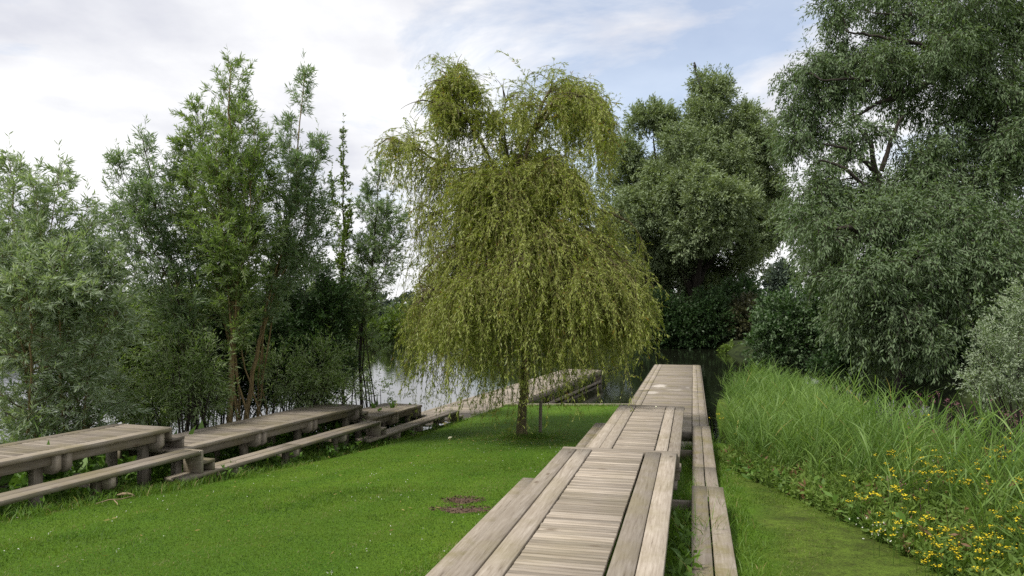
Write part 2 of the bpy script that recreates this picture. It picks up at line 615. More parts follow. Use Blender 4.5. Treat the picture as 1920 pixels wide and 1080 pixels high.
def ground_z(x, y):
    x, y = np.asarray(x, float), np.asarray(y, float)
    zl = CZ - lawn_h(y) + .02 * wob(x, y, 1.4)
    q, t = qL(x, y), tL(x, y)
    zl = zl - .16 * sstep(-8.75, -9.7, q) * (1 - sstep(18, 21, t)) - .35 * sstep(-10.6, -13.0, q)
    qr, tr = qR(x, y), tRr(x, y)
    zl = zl - .4 * sstep(17.2, 18.6, tr) * sstep(-2.3, -2.15, qr) * (1 - sstep(.35, .5, qr)) - 1.5 * sstep(19.5, 20.5, tr) * sstep(-2.0, -1.8, qr) * (1 - sstep(.8, 1.0, qr))
    zl = zl - .4 * sstep(19.0, 21.0, t) * (1 - sstep(-9.3, -9.13, q))
    c1 = q + 13.6 - 2.1 * sstep(18.0, 20.5, t) + .4 * wob(x, y)
    xr = np.maximum(4.1, .45 + TR * y) + 3.3
    zl = zl - .5 * sstep(xr - 3.6, xr - .5, x)
    c2 = np.where(x > .3 + TR * y, (31 - y), (27.12 - y) * 8)
    c3 = xr - x + .3 * wob(x, y)
    d = np.minimum(np.minimum(c1, c2), c3)
    zn = -1.0 + (zl + 1.0) * sstep(-.2, 1.1, d)
    far = np.maximum(np.maximum(x - 19.3 + wob(x, y) + .35 * np.maximum(y - 62, 0) * 0, y - 97 + 2 * wob(x, y, .3)), np.minimum(y - 76 + wob(x, y, .5), x - 4))
    zf = -1.0 + (1.9 + .15 * wob(x, y)) * sstep(-.4, 2.5, far) + 1.2 * sstep(3, 30, far)
    return np.maximum(zn, zf)


def lawn_mat():
    m, t, out = material("mown lawn")
    tc = N(t, "ShaderNodeTexCoord")
    sep = N(t, "ShaderNodeSeparateXYZ")
    L(t, tc.outputs['Object'], sep.inputs[0])
    fine = N(t, "ShaderNodeTexNoise", i_Scale=38.0, i_Detail=6.0, i_Roughness=.7)
    mid = N(t, "ShaderNodeTexNoise", i_Scale=1.4, i_Detail=6.0, i_Roughness=.62)
    big = N(t, "ShaderNodeTexNoise", i_Scale=.35, i_Detail=4.0)
    for n in (fine, mid, big):
        L(t, tc.outputs['Object'], n.inputs[0])
    a = ramp(t, fine.outputs[0], [(.34, (.020, .055, .004)), (.5, (.060, .135, .007)), (.66, (.125, .215, .016))])
    a = mixc(t, ramp(t, mid.outputs[0], [(.42, (0, 0, 0)), (.68, (.65, .65, .65))]), a, (.085, .135, .010))
    ql = math_node(t, 'SUBTRACT', sep.outputs[0], math_node(t, 'MULTIPLY', sep.outputs[1], TL))
    st_ = math_node(t, 'SINE', math_node(t, 'ADD', math_node(t, 'MULTIPLY', ql, 5.2), math_node(t, 'MULTIPLY', big.outputs[0], 5.0)))
    a = mixc(t, math_node(t, 'ADD', math_node(t, 'MULTIPLY', st_, .16), .16), a, (.12, .20, .016))
    a = mixc(t, ramp(t, big.outputs[0], [(.42, (0, 0, 0)), (.62, (.4, .4, .4))]), a, (.036, .090, .006))
    # right of the boardwalk the turf is thin, mossy and dark
    right = math_node(t, 'SUBTRACT', sep.outputs[0], math_node(t, 'MULTIPLY', sep.outputs[1], TR))
    rf = ramp(t, math_node(t, 'ADD', math_node(t, 'MULTIPLY', right, .5), math_node(t, 'MULTIPLY', math_node(t, 'SUBTRACT', mid.outputs[0], .5), .9)), [(.30, (0, 0, 0)), (.55, (1, 1, 1))])
    moss = ramp(t, mid.outputs[0], [(.36, (.030, .042, .008)), (.46, (.066, .112, .010)), (.60, (.115, .190, .018))])
    m9 = N(t, "ShaderNodeTexNoise", i_Scale=7.0, i_Detail=8.0, i_Roughness=.75)
    L(t, tc.outputs['Object'], m9.inputs[0])
    moss = mixc(t, ramp(t, m9.outputs[0], [(.36, (.8, .8, .8)), (.56, (0, 0, 0))]), moss, (.022, .024, .006))
    moss = mixc(t, .4, moss, ramp(t, fine.outputs[0], [(.38, (.020, .024, .006)), (.66, (.15, .19, .035))]))
    a = mixc(t, rf, a, moss)
    # banks away from the lawn are rough dark ground
    away = math_node(t, 'MAXIMUM', math_node(t, 'GREATER_THAN', sep.outputs[0], 8.5), math_node(t, 'GREATER_THAN', sep.outputs[1], 34.0))
    a = mixc(t, away, a, ramp(t, mid.outputs[0], [(.4, (.012, .018, .006)), (.65, (.035, .050, .014))]))
    g = N(t, "ShaderNodeNewGeometry")
    p = N(t, "ShaderNodeBsdfPrincipled", i_Roughness=.9)
    p.inputs['Specular IOR Level'].default_value = .15
    L(t, a, p.inputs['Base Color'])
    bp = N(t, "ShaderNodeBump", i_Strength=.9, i_Distance=.03)
    L(t, math_node(t, 'ADD', fine.outputs[0], mid.outputs[0]), bp.inputs['Height'])
    L(t, bp.outputs[0], p.inputs['Normal'])
    L(t, p.outputs[0], out.inputs[0])
    return m


def build_ground():
    def axis(parts):
        return np.unique(np.concatenate([np.arange(a, b, s) for a, b, s in parts]))
    xs = axis([(-2000, -200, 300), (-200, -40, 20), (-40, -16, 1.0), (-16, 22, .2), (22, 60, 1.5), (60, 200, 20), (200, 2001, 300)])
    ys = axis([(-300, -20, 40), (-20, 2, 1.0), (2, 34, .2), (34, 70, 1.0), (70, 125, .8), (125, 240, 10), (240, 2601, 300)])
    X, Y = np.meshgrid(xs, ys)
    Z = ground_z(X, Y)
    V = np.stack([X, Y, Z], -1).reshape(-1, 3)
    nx, ny = len(xs), len(ys)
    i = (np.arange(ny - 1)[:, None] * nx + np.arange(nx - 1)[None, :])
    Q = np.stack([i, i + 1, i + nx + 1, i + nx], -1).reshape(-1, 4)
    tag(link("ground", make_mesh("ground", V, [Q], None, lawn_mat(), True)), "mown green lawn sloping down to the water", None, None, "structure")


build_ground()


def build_water():
    m, t, out = material("dark still water")
    p = N(t, "ShaderNodeBsdfPrincipled", i_Roughness=.03)
    p.inputs['Base Color'].default_value = (.010, .012, .007, 1)
    p.inputs['IOR'].default_value = 1.33
    tc = N(t, "ShaderNodeTexCoord")
    mp = N(t, "ShaderNodeMapping")
    mp.inputs['Scale'].default_value = (1, .45, 1)
    L(t, tc.outputs['Object'], mp.inputs[0])
    a = N(t, "ShaderNodeTexNoise", i_Scale=3.2, i_Detail=4.0, i_Roughness=.55)
    L(t, mp.outputs[0], a.inputs[0])
    b = N(t, "ShaderNodeBump", i_Strength=.12, i_Distance=.05)
    L(t, a.outputs[0], b.inputs['Height'])
    L(t, b.outputs[0], p.inputs['Normal'])
    L(t, p.outputs[0], out.inputs[0])
    V = [(-2000, -300, 0), (2000, -300, 0), (2000, 2600, 0), (-2000, 2600, 0)]
    tag(link("water", make_mesh("water", V, [[[0, 1, 2, 3]]], None, m)), "still dark water of the lake and channel", None, None, "structure")


build_water()

# ------------------------------------------------------------------ boardwalks
PW, GAP, TH = .192, .013, .065       # plank width, gap, thickness


def zh(h):
    return CZ - h


def plank(name, par, x0, x1, y0, y1, ztop, mat, tone=None, th=TH):
    g = Geo()
    # lightly warped: a few lengths, chamfered box with stations along the grain
    n = max(2, int((y1 - y0) / .7))
    ys = np.linspace(y0, y1, n + 1)
    c = .006
    prof = np.array([(x0, ztop - th), (x1, ztop - th), (x1, ztop - c), (x1 - c, ztop), (x0 + c, ztop), (x0, ztop - c)])
    V = np.zeros((n + 1, 6, 3))
    dx = np.cumsum(R.normal(0, .0012, n + 1))
    dz = R.normal(0, .0012, n + 1)
    V[:, :, 0] = prof[None, :, 0] + dx[:, None]
    V[:, :, 2] = prof[None, :, 1] + dz[:, None]
    V[:, :, 1] = ys[:, None]
    b = np.arange(n)[:, None] * 6
    j = np.arange(6)[None, :]
    Q = np.stack([b + j, b + 6 + j, b + 6 + (j + 1) % 6, b + (j + 1) % 6], -1).reshape(-1, 4)
    g.add(V.reshape(-1, 3), [Q, [list(range(6))], [list(range(n * 6 + 5, n * 6 - 1, -1))]], R.random() if tone is None else tone)
    return g.build(name, mat, par)


def slats(par, x0, x1, y0, y1, ztop, mat, pitch=.066, sw=.053, name="slat_panel"):
    g = Geo()
    y = y0 + .006
    k = 0
    while y + sw <= y1:
        w = sw + R.normal(0, .002)
        dz = R.normal(0, .0022)
        g.box((x0 + R.uniform(0, .006), y, ztop - .045 + dz), (x1 - R.uniform(0, .006), y + w, ztop + dz), np.clip(R.normal(.45, .3), 0, 1), .006)
        y += pitch
        k += 1
        if k % 4 == 0:
            y += .006
    return g.build(name, mat, par)


def beam(par, x0, x1, y0, y1, ztop, hgt, chL=0.0, chR=0.0, name="cross_beam", mat=None):
    """a beam across the boardwalk whose lower end corners are cut off"""
    zb = ztop - hgt
    prof = [(x0, ztop), (x0, zb + chL), (x0 + chL, zb), (x1 - chR, zb), (x1, zb + chR), (x1, ztop)]
    g = Geo()
    V = np.zeros((12, 3))
    for e, yy in enumerate((y0, y1)):
        V[e * 6:e * 6 + 6, 0] = [p[0] for p in prof]
        V[e * 6:e * 6 + 6, 2] = [p[1] for p in prof]
        V[e * 6:e * 6 + 6, 1] = yy
    Q = [[i, (i + 1) % 6, 6 + (i + 1) % 6, 6 + i] for i in range(6)]
    g.add(V, [[q[::-1] for q in Q], [list(range(6))], [list(range(11, 5, -1))]], R.random())
    return g.build(name, mat or M['beam'], par)


def boxpart(name, par, lo, hi, mat, ch=.006):
    g = Geo()
    g.box(lo, hi, R.random(), ch)
    return g.build(name, mat, par)


def bench(par, x0, y0, y1, h, joint, mat, base_z, name="bench"):
    e = empty(name, (0, 0, 0))
    e.parent = par
    for k in range(2):
        xa = x0 + k * (PW + GAP)
        if joint:
            plank("plank", e, xa, xa + PW, y0, joint - .002, zh(h) - base_z, mat)
            plank("plank", e, xa, xa + PW, joint + .002, y1, zh(h) - base_z, mat)
        else:
            plank("plank", e, xa, xa + PW, y0, y1, zh(h) - base_z, mat)
    return e


def base_for(a, q, t):
    """world position of local boardwalk coordinates q (across) and t (along)"""
    return np.array([q * math.cos(a) + t * math.sin(a), -q * math.sin(a) + t * math.cos(a)])


def gz_local(a, q, t):
    w = base_for(a, q, t)
    return float(ground_z(w[0], w[1]))


def right_section(t0, t1, h, hb, joint, label, beams, drop):
    root = empty("boardwalk_section", (0, 0, 0), -AR)
    tag(root, label, "boardwalk", "timber boardwalk sections beside the reeds")
    q0, q1 = -1.71, -.20
    z = zh(h)
    cap = .115
    for k in range(2):
        plank("side_plank", root, q0 + k * (PW + GAP), q0 + k * (PW + GAP) + PW, t0, t1 - cap, z, M['plank'])
        plank("side_plank", root, q1 - PW - k * (PW + GAP), q1 - k * (PW + GAP), t0, t1 - cap, z, M['plank'])
    slats(root, q0 + 2 * (PW + GAP) + .004, q1 - 2 * (PW + GAP) - .008, t0, t1 - cap - .004, z - .002, M['slat'])
    boxpart("end_board", root, (q0, t1 - cap + .006, z - .07), (q1 + .012, t1, z + .001), M['slat'])
    for ty in beams:
        beam(root, q0 - .45, q1 + .50, ty, ty + .09, zh(hb) - TH - .002, .21, .06, .06)
        for xq in (q0 + .22, q1 - .22):
            boxpart("post", root, (xq - .07, ty - .13, gz_local(AR, xq, ty) - .3), (xq + .07, ty - .003, z - TH - .18), M['post'])
    for xq in (q0 + .10, q1 - .18):
        g = Geo()
        g.box((xq, t0, z - TH - .172), (xq + .08, t1 - .1, z - TH - .002), R.random())
        g.build("stringer", M['plank_mossy'], root)
    b0 = q0 - .19 - 2 * PW - GAP
    bench(root, b0, t0, t1 + .05, hb, None, M['plank_mossy'], 0)
    bench(root, -.005, t0, t1 + .12, hb, joint, M['plank_mossy'], 0)
    if drop:
        # riser under the end and a half-height step down to the next section
        boxpart("riser", root, (q0 + .03, t1 + .004, z - drop * .5 + .004), (q1 + .03, t1 + .06, z - .072), M['slat_mossy'])
        boxpart("step", root, (q0 + .03, t1 + .064, z - drop * .5 - .062), (q1 + .05, t1 + .36, z - drop * .5), M['slat_mossy'])
        boxpart("riser", root, (q0 + .03, t1 + .29, z - drop + .004), (q1 + .03, t1 + .35, z - drop * .5 - .064), M['slat_mossy'])
    return root


S = .4465
right_section(1.6, 10.03, 1.9, 2.3655, None, "nearest boardwalk section of grey slats running out of the frame below", [3.2, 6.4, 9.55], S)
right_section(10.035, 18.0, 1.9 + S, 2.808, 13.5, "middle boardwalk section one step below the nearest and above the pier", [11.2, 15.3, 17.55], 0)


def right_dock():
    root = empty("pier", (0, 0, 0), -AR)
    tag(root, "straight wooden pier beyond the boardwalk with pale patches on stained boards", "pier")
    h = 3.57
    z = zh(h)
    q0, q1, t0, t1 = -2.27, .42, 18.6, 47.1
    w = .21
    for k in range(2):
        for (a, b) in ((t0, 32.4), (32.41, t1)):
            plank("side_plank", root, q0 + k * (w + .012), q0 + k * (w + .012) + w, a, b, z, M['plank_mossy'])
            plank("side_plank", root, q1 - w - k * (w + .012), q1 - k * (w + .012), a, b, z, M['plank_mossy'])
    g = slats(root, q0 + 2 * w + .03, q1 - 2 * w - .03, t0, t1, z - .002, M['pier_slat'], .12, .108)
    boxpart("fascia", root, (q1 + .003, t0, z - .30), (q1 + .05, t1, z - .03), M['beam'])
    boxpart("fascia", root, (q0 - .05, t0, z - .30), (q0 - .003, t1, z - .03), M['beam'])
    for ty in np.arange(21, 47, 5.1):
        beam(root, q0 + .05, q1 - .05, ty, ty + .12, z - .072, .2)
        for xq in (q0 + .35, q1 - .35):
            boxpart("pile", root, (xq - .09, ty - .2, -1.4), (xq + .09, ty - .003, z - .09), M['post'])


right_dock()


def left_section(t0, t1, tb0, tb1, h, hb, label, beams, nxt, nxtb, gb=-.4):
    root = empty("seating_platform", (0, 0, 0), -AL)
    tag(root, label, "seating platform", "stepped timber seating platforms along the lawn")
    qf, qb = -9.76, -11.02
    z = zh(h)
    joint = None
    for (a, b) in ((qf - PW, qf), (qb, qb + PW)):
        cuts = [t0] + [x + .1 for x in beams if t0 + 1.5 < x < t1 - 1.0][:1] + [t1]
        for i in range(len(cuts) - 1):
            plank("side_plank", root, a, b, cuts[i] + .001, cuts[i + 1] - .001, z, M['left_plank'])
    slats(root, qb + PW + .008, qf - PW - .010, t0, t1 - .004, z - .002, M['left_slat'], .098, .082)
    for ty in beams:
        for k in range(2 if ty < t1 - 1 and ty > t0 + 1 else 1):
            yy = ty + k * .18
            beam(root, qb + .02, qf - .02, yy, yy + .09, z - TH - .003, .28, .07, .07, mat=M['beam_pale'])
        for xq in (qb + .25, qf - .32):
            boxpart("post", root, (xq - .06, ty - .15, gz_local(AL, xq, ty) - .3), (xq + .06, ty - .004, z - TH - .02), M['post'])
    for xq in (qb + .02, qf - .16):
        cuts = sorted([t0] + [b for ty in beams for b in (ty - .004, ty + (.269 if t0 + 1 < ty < t1 - 1 else .089))] + [t1])
        for i in range(0, len(cuts) - 1, 2):
            if cuts[i + 1] - cuts[i] > .3:
                boxpart("stringer", root, (xq, cuts[i], z - TH - .15), (xq + .07, cuts[i + 1], z - TH - .003), M['left_plank'])
    # front bench
    bf = -9.11
    e = empty("bench", (0, 0, 0))
    e.parent = root
    zb = zh(hb)
    for k in range(2):
        xa = bf - PW - k * (PW + .02)
        mid = (tb0 + tb1) / 2
        plank("plank", e, xa, xa + PW, tb0, mid - .002, zb, M['left_plank'])
        plank("plank", e, xa, xa + PW, mid + .002, tb1, zb, M['left_plank'])
    for ty in [b + .35 for b in beams if b < tb1 - .4]:
        beam(root, bf - .75, bf - .01, ty, ty + .085, zb - TH - .003, .18, .0, .05, mat=M['beam_pale'])
        boxpart("post", root, (bf - .30, ty - .11, gz_local(AL, bf - .2, ty) - .3), (bf - .18, ty - .004, zb - TH - .004), M['post'])
    # steps down at the end of the platform and of the bench
    if nxt:
        d = nxt - h
        boxpart("riser", root, (qb + .05, t1 + .004, z - d * .5 + .003), (qf - .06, t1 + .06, z - .003), M['beam_pale'])
        boxpart("step", root, (qb + .05, t1 + .064, z - d * .5 - .05), (qf - .06, t1 + .36, z - d * .5), M['left_slat'])
        boxpart("riser", root, (qb + .05, t1 + .30, z - d + .004), (qf - .06, t1 + .35, z - d * .5 - .053), M['beam'])
    if nxtb:
        d = nxtb - hb
        boxpart("riser", root, (bf - .39, tb1 + .003, zb - d + .004), (bf - .003, tb1 + .06, zb + .001), M['beam_pale'])
        boxpart("step", root, (bf - .39, tb1 + .063, zb - d * .5 - .05), (bf - .003, tb1 + .34, zb - d * .5), M['left_slat'])
        boxpart("riser", root, (bf - .39, tb1 + .28, zb - d + .004), (bf - .003, tb1 + .335, zb - d * .5 - .053), M['beam'])
    return root


left_section(2.0, 10.19, 2.0, 10.16, 2.08, 2.43, "highest seating platform with its bench, cut off by the left frame edge", [4.0, 6.0, 8.0, 9.95], 2.486, 2.82)
left_section(10.2, 16.54, 9.75, 16.22, 2.486, 2.82, "long middle seating platform with a bench on chamfered beams below tall stems", [10.7, 12.5, 14.3, 16.3], 2.89, 3.19)
left_section(16.55, 19.89, 15.75, 21.09, 2.89, 3.19, "short lowest seating platform ending where the left pier begins", [16.9, 18.2, 19.65], 3.57, 3.57)


def left_dock():
    root = empty("pier", (0, 0, 0), -AL)
    tag(root, "oblique wooden pier behind the weeping willow trunk reaching into the lake", "pier")
    z = zh(3.57)
    q0, q1, t0, t1 = -11.28, -9.12, 19.93, 41.5
    for (a, b) in ((q0, q0 + .2), (q1 - .2, q1)):
        for (c, d) in ((t0 if a == q0 else 21.5, 31), (31.01, t1)):
            plank("side_plank", root, a, b, c, d, z, M['left_plank'])
    slats(root, q0 + .21, q1 - .21, 21.5, t1, z - .002, M['dockslat'], .125, .112)
    slats(root, q0 + .21, -9.8, t0 + .4, 21.49, z - .002, M['dockslat'], .125, .112)
    boxpart("fascia", root, (q1 + .003, 24.0, z - .22), (q1 + .05, t1, z - .035), M['beam'])
    boxpart("fascia", root, (q0, t1 + .003, z - .25), (q1, t1 + .05, z - .02), M['plank'])
    boxpart("waling", root, (q1 - .12, 27.5, -.02 + .06), (q1 - .02, t1, .16), M['plank'])
    for ty in np.arange(23.5, 41.3, 4.4):
        beam(root, q0 + .05, q1 - .05, ty, ty + .12, z - .072, .2)
        for xq in (q0 + .3, q1 - .25):
            boxpart("pile", root, (xq - .09, ty - .2, -1.4), (xq + .09, ty - .003, z - .09), M['post'])
    boxpart("pile", root, (q1 - .2, t1 - .2, -1.4), (q1 - .02, t1 - .02, z - .07), M['post'])


M['dockslat'] = wood_mat("pinkish grey pier boards", 0, .15, .92)
left_dock()

# low edging along the water between the two piers
g = Geo()
g.box((-.6, 27.12, -1.0), (4.5, 27.22, zh(3.53)), .7, .01)
tag(g.build("edging_board", M['plank']), "pale timber edging where the lawn meets the water", "edging")


# ------------------------------------------------------------------ trees
def tree_root(name, base, label, cat, group=None):
    e = empty(name, tuple(base))
    tag(e, label, cat, group)
    return e


def finish(geo, name, mat, root, smooth=False):
    b = np.array(root.location)
    geo.v = [v - b for v in geo.v]
    return geo.build(name, mat, root, smooth)


def stems_tree(name, base, tips, label, cat, leaf, bark, Y, group=None, r0=.06, nb=46, bl=1.5, start=.12, nt=8, ntl=26, ll=.085, lw=.014, up=.75, twl=.42, spread=.9, droop=.02, lowmax=1.0, wobs=.02, limit=None):
    """an upright willow of several stems: stem > side shoots > twigs > leaves"""
    root = tree_root(name, base, label, cat, group)
    trunk, crown, twigs = Geo(), Geo(), Geo()
    for (tip, mids, rs, bls) in tips:
        b = np.array(base) + (np.zeros(3) if tip is tips[0][0] else np.array([R.normal(0, .5), R.uniform(.15, 1.3), 0]))
        b[2] = float(ground_z(b[0], b[1])) - .1
        path = spline([b] + list(mids) + [tip], 22, wobs)
        rad = rs * (1.0 if tip is tips[0][0] else .6) * np.linspace(1, .08, 22) ** .85
        trunk.tubes(path[None], rad[None], 7, .5)
        hgt = np.linalg.norm(tip - b)
        n = int(nb * hgt / 6)
        u = start + (1 - start) * R.random(n) ** .95
        pos, dr = sample(path[None], np.gradient(path, axis=0)[None], u[None])
        pos, dr = pos[0], dr[0] / np.linalg.norm(dr[0], axis=1, keepdims=True)
        az = R.random(n) * 2 * np.pi
        out = np.stack([np.cos(az), np.sin(az), np.zeros(n)], 1)
        d = out * spread + dr * up + R.normal(0, .12, (n, 3))
        rel = np.clip((1.02 - u) / (1.02 - start), 0, 1)
        ln = bl * bls * np.minimum(lowmax, .18 + rel ** .8) * R.uniform(.55, 1.15, n)
        P, D = shoots(pos, d, ln, 7, droop, .10, .03)
        twigs.tubes(P, (np.linspace(1, .25, 8)[None] * (.004 + .005 * ln[:, None])), 3, .4)
        # twigs on the shoots
        k = nt
        uu = np.sort(R.uniform(.12, 1.0, (n, k)), 1)
        tp, td = sample(P, D, uu)
        tp, td = tp.reshape(-1, 3), td.reshape(-1, 3)
        td = td + unit(len(tp)) * .85
        tlen = (twl * R.uniform(.5, 1.2, (n, k)) * np.clip(ln[:, None] / 1.0, .35, 1.1)).reshape(-1)
        TP, TD = shoots(tp, td, tlen, 4, droop * 1.5, .12, .02)
        # leading shoots carry leaves too
        lead, leadD = shoots(path[-1][None] - np.array([[0, 0, .5]]), np.array([[0, 0, 1.0]]), np.array([1.0]), 4, 0, .05)
        TP, TD = np.concatenate([TP, lead]), np.concatenate([TD, leadD])
        tlen = np.append(tlen, .5)
        m = len(TP)
        lu = R.uniform(.05, 1.0, (m, ntl))
        lp, ld = sample(TP, TD, lu)
        keep = (R.random((m, ntl)) < np.clip(tlen / twl, .3, 1)[:, None]).reshape(-1)
        lp, ld = lp.reshape(-1, 3)[keep], ld.reshape(-1, 3)[keep]
        ldir = ld + unit(len(lp)) * .75
        ldir[:, 2] -= .08
        crown.leaves(lp, ldir, ll * R.uniform(.6, 1.25, len(lp)), lw * R.uniform(.8, 1.3, len(lp)))
        twigs.tubes(TP, np.linspace(.0028, .001, 5)[None], 3, .4)
    tr = finish(trunk, "trunk", bark, root, True)
    finish(twigs, "twigs", M['twig'], root)
    finish(crown, "crown", leaf, root)
    return root


def T(x, v, Y, mids=(), r=.05, b=1.0):
    return (W(x, v, Y), [W(*m) for m in mids], r, b)


def gbase(x, Y):
    X = (x - 960) / F * Y
    return np.array([X, Y, float(ground_z(X, Y))])


def left_trees():
    stems_tree("willow_bush", gbase(85, 15.2), [
        T(18, 300, 15, [(40, 560, 15)]), T(112, 312, 15.4, [(100, 560, 15.4)]), T(65, 345, 14.6, [(80, 600, 14.8)]), T(-75, 360, 15.5, [(20, 620, 15.4)]),
        T(165, 385, 15, [(130, 620, 15)]), T(-20, 420, 14, [(40, 640, 14.3)]), T(205, 470, 14.8, [(150, 660, 15)]), T(120, 470, 14.0, [(110, 650, 14.3)]),
        T(35, 480, 13.7, [(60, 660, 14.0)]), T(235, 560, 14.6, [(170, 690, 14.8)]), T(-130, 460, 15, [(-30, 660, 15)])],
        "broad silvery willow bush at the left frame edge behind the highest platform", "willow", M['leaf_silver'], M['trunk_pale'], 15, None,
        nb=54, bl=1.35, start=.1, nt=8, ntl=22, ll=.15, lw=.023, up=.6, spread=.9, droop=.035, lowmax=.85)
    stems_tree("willow_tree", gbase(372, 17.2), [
        T(268, 258, 17, [(355, 620, 17.2), (300, 420, 17.1)], .06), T(222, 300, 16.8, [(345, 640, 17.2), (270, 440, 17)], .05), T(312, 320, 17.5, [(360, 560, 17.4)], .045),
        T(205, 400, 17.2, [(340, 650, 17.3), (250, 500, 17.2)], .04), T(255, 360, 16.5, [(350, 620, 17), (290, 470, 16.8)], .045)],
        "left-leaning willow with a rounded open top beside the silvery bush", "willow", M['leaf_deep'], M['trunk_dark'], 17, None,
        nb=42, bl=1.25, start=.3, nt=8, ntl=21, ll=.14, lw=.020, up=.9, spread=.8, lowmax=.75)
    stems_tree("willow_tree", gbase(430, 17.3), [
        T(432, 122, 17.3, [(436, 560, 17.3), (430, 330, 17.3)], .075, 1.15), T(372, 205, 17.6, [(420, 600, 17.4), (385, 380, 17.6)], .05), T(478, 235, 17.0, [(440, 590, 17.2), (468, 400, 17)], .05),
        T(405, 220, 16.8, [(428, 560, 17.1), (410, 380, 16.9)], .045), T(342, 272, 17.4, [(415, 560, 17.4), (370, 420, 17.4)], .04, .9), T(455, 190, 17.8, [(436, 520, 17.5)], .045), T(500, 330, 17.2, [(445, 600, 17.3)], .04, .8)],
        "tallest willow on a straight tan stem with a pointed top left of centre", "willow", M['leaf_mid'], M['trunk_pale'], 17, None,
        nb=46, bl=1.3, start=.32, nt=9, ntl=22, ll=.135, lw=.020, up=.95, spread=.75, lowmax=.8)
    stems_tree("willow_tree", gbase(452, 18.2), [
        T(572, 132, 18.2, [(476, 690, 18.2), (505, 560, 18.2), (548, 380, 18.2)], .065, 1.0), T(545, 230, 18.6, [(490, 620, 18.4), (530, 420, 18.5)], .045, .9), T(600, 260, 18.0, [(500, 600, 18.1), (570, 420, 18)], .045, .8),
        T(560, 300, 17.6, [(500, 580, 18), (545, 430, 17.8)], .04, .8), T(605, 380, 18.4, [(510, 600, 18.3), (580, 480, 18.4)], .04, .8)],
        "slim willow on a slanting tan stem with a feathery narrow top", "willow", M['leaf_deep'], M['trunk_pale'], 18, None,
        nb=44, bl=1.15, start=.38, nt=8, ntl=21, ll=.14, lw=.020, up=.85, spread=.8, lowmax=.8)
    stems_tree("poplar", gbase(645, 22.4), [T(643, 244, 22.4, [(645, 560, 22.4)], .06, 1.0), T(622, 330, 22.6, [(642, 560, 22.5)], .035, .8), T(655, 380, 22.2, [(648, 560, 22.3)], .035, .8)],
        "narrow bright green upright tree between the slim willow and the weeping willow", "tree", M['leaf_bright'], M['trunk_dark'], 22, None,
        nb=48, bl=.75, start=.25, nt=5, ntl=18, ll=.09, lw=.032, up=1.5, spread=.55, lowmax=.85, twl=.3)
    stems_tree("small_willow", gbase(680, 22.6), [
        T(712, 308, 22.6, [(676, 640, 22.6), (700, 480, 22.6)], .06), T(690, 350, 23, [(672, 620, 22.8), (684, 480, 23)], .04), T(748, 400, 22.4, [(680, 620, 22.5), (722, 500, 22.4)], .045), T(735, 350, 22.9, [(684, 600, 22.7)], .04)],
        "small dark stemmed willow just left of the weeping willow", "willow", M['leaf_deep'], M['trunk_dark'], 22.5, None,
        nb=42, bl=1.15, start=.33, nt=8, ntl=21, ll=.13, lw=.022, up=.8, spread=.8, lowmax=.75)


left_trees()


def lobe_leaves(crown, twigs, lobes, n_per, tl, ntl, ll, lw, droop=.06, shell=.35, flat=1.0, lean=.3, size_mix=.5):
    """leafy twigs spread through the volume of ellipsoid clumps; lobes: (centre, radii)"""
    for (c, r) in lobes:
        c, r = np.array(c), np.array(r)
        area = (r[0] * r[1] * r[2]) ** (2 / 3)
        n = max(6, int(n_per * area))
        u = unit(n)
        rr = (shell + (1 - shell) * R.random(n) ** .6)[:, None]
        rr = rr * (1 + .14 * np.sin(u[:, 0:1] * 5 + c[0]) * np.cos(u[:, 2:3] * 6 + c[2]))
        st = c + u * r * rr * .9
        d = u + unit(n) * .45 + np.array([0, 0, lean])
        ln = tl * R.uniform(.5, 1.3, n)
        P, D = shoots(st, d, ln, 5, droop, .13)
        if twigs is not None:
            twigs.tubes(P, np.linspace(.012, .003, 6)[None] * (tl / .8), 3, .4)
        lu = R.uniform(.0, 1.0, (n, ntl))
        lp, ld = sample(P, D, lu)
        lp, ld = lp.reshape(-1, 3), ld.reshape(-1, 3)
        lp = lp + R.normal(0, tl * .09, lp.shape)
        dirs = ld + unit(len(lp)) * .9
        dirs[:, 2] -= droop * 3
        tone = np.clip(np.repeat(R.normal(.45, .22, n), ntl) + R.normal(0, .2, len(lp)), 0, 1)
        crown.leaves(lp, dirs, ll * R.uniform(.55, 1.3, len(lp)), lw * R.uniform(.7, 1.3, len(lp)), tone)


def split_lobes(lobes, k=6, f=.46, push=.82):
    out = []
    for (c, r) in lobes:
        u = unit(k)
        u[:, 2] = u[:, 2] * .8 + .12
        for d in u:
            q = f * R.uniform(.7, 1.25)
            out.append((np.array(c) + d * np.array(r) * push, tuple(np.array(r) * q * np.array([1, 1, .9]))))
    return out


def px_lobes(specs, Y, depth=1.0, jitter=0.0):
    """lobes given by photo pixel centre, pixel radii and an offset in depth"""
    out = []
    for s in specs:
        x, v, rx, rv = s[:4]
        dy = s[4] if len(s) > 4 else 0.0
        y = Y + dy
        k = y / F
        out.append((W(x, v, y), (rx * k, (rx + rv) / 2 * k * depth, rv * k)))
    return out


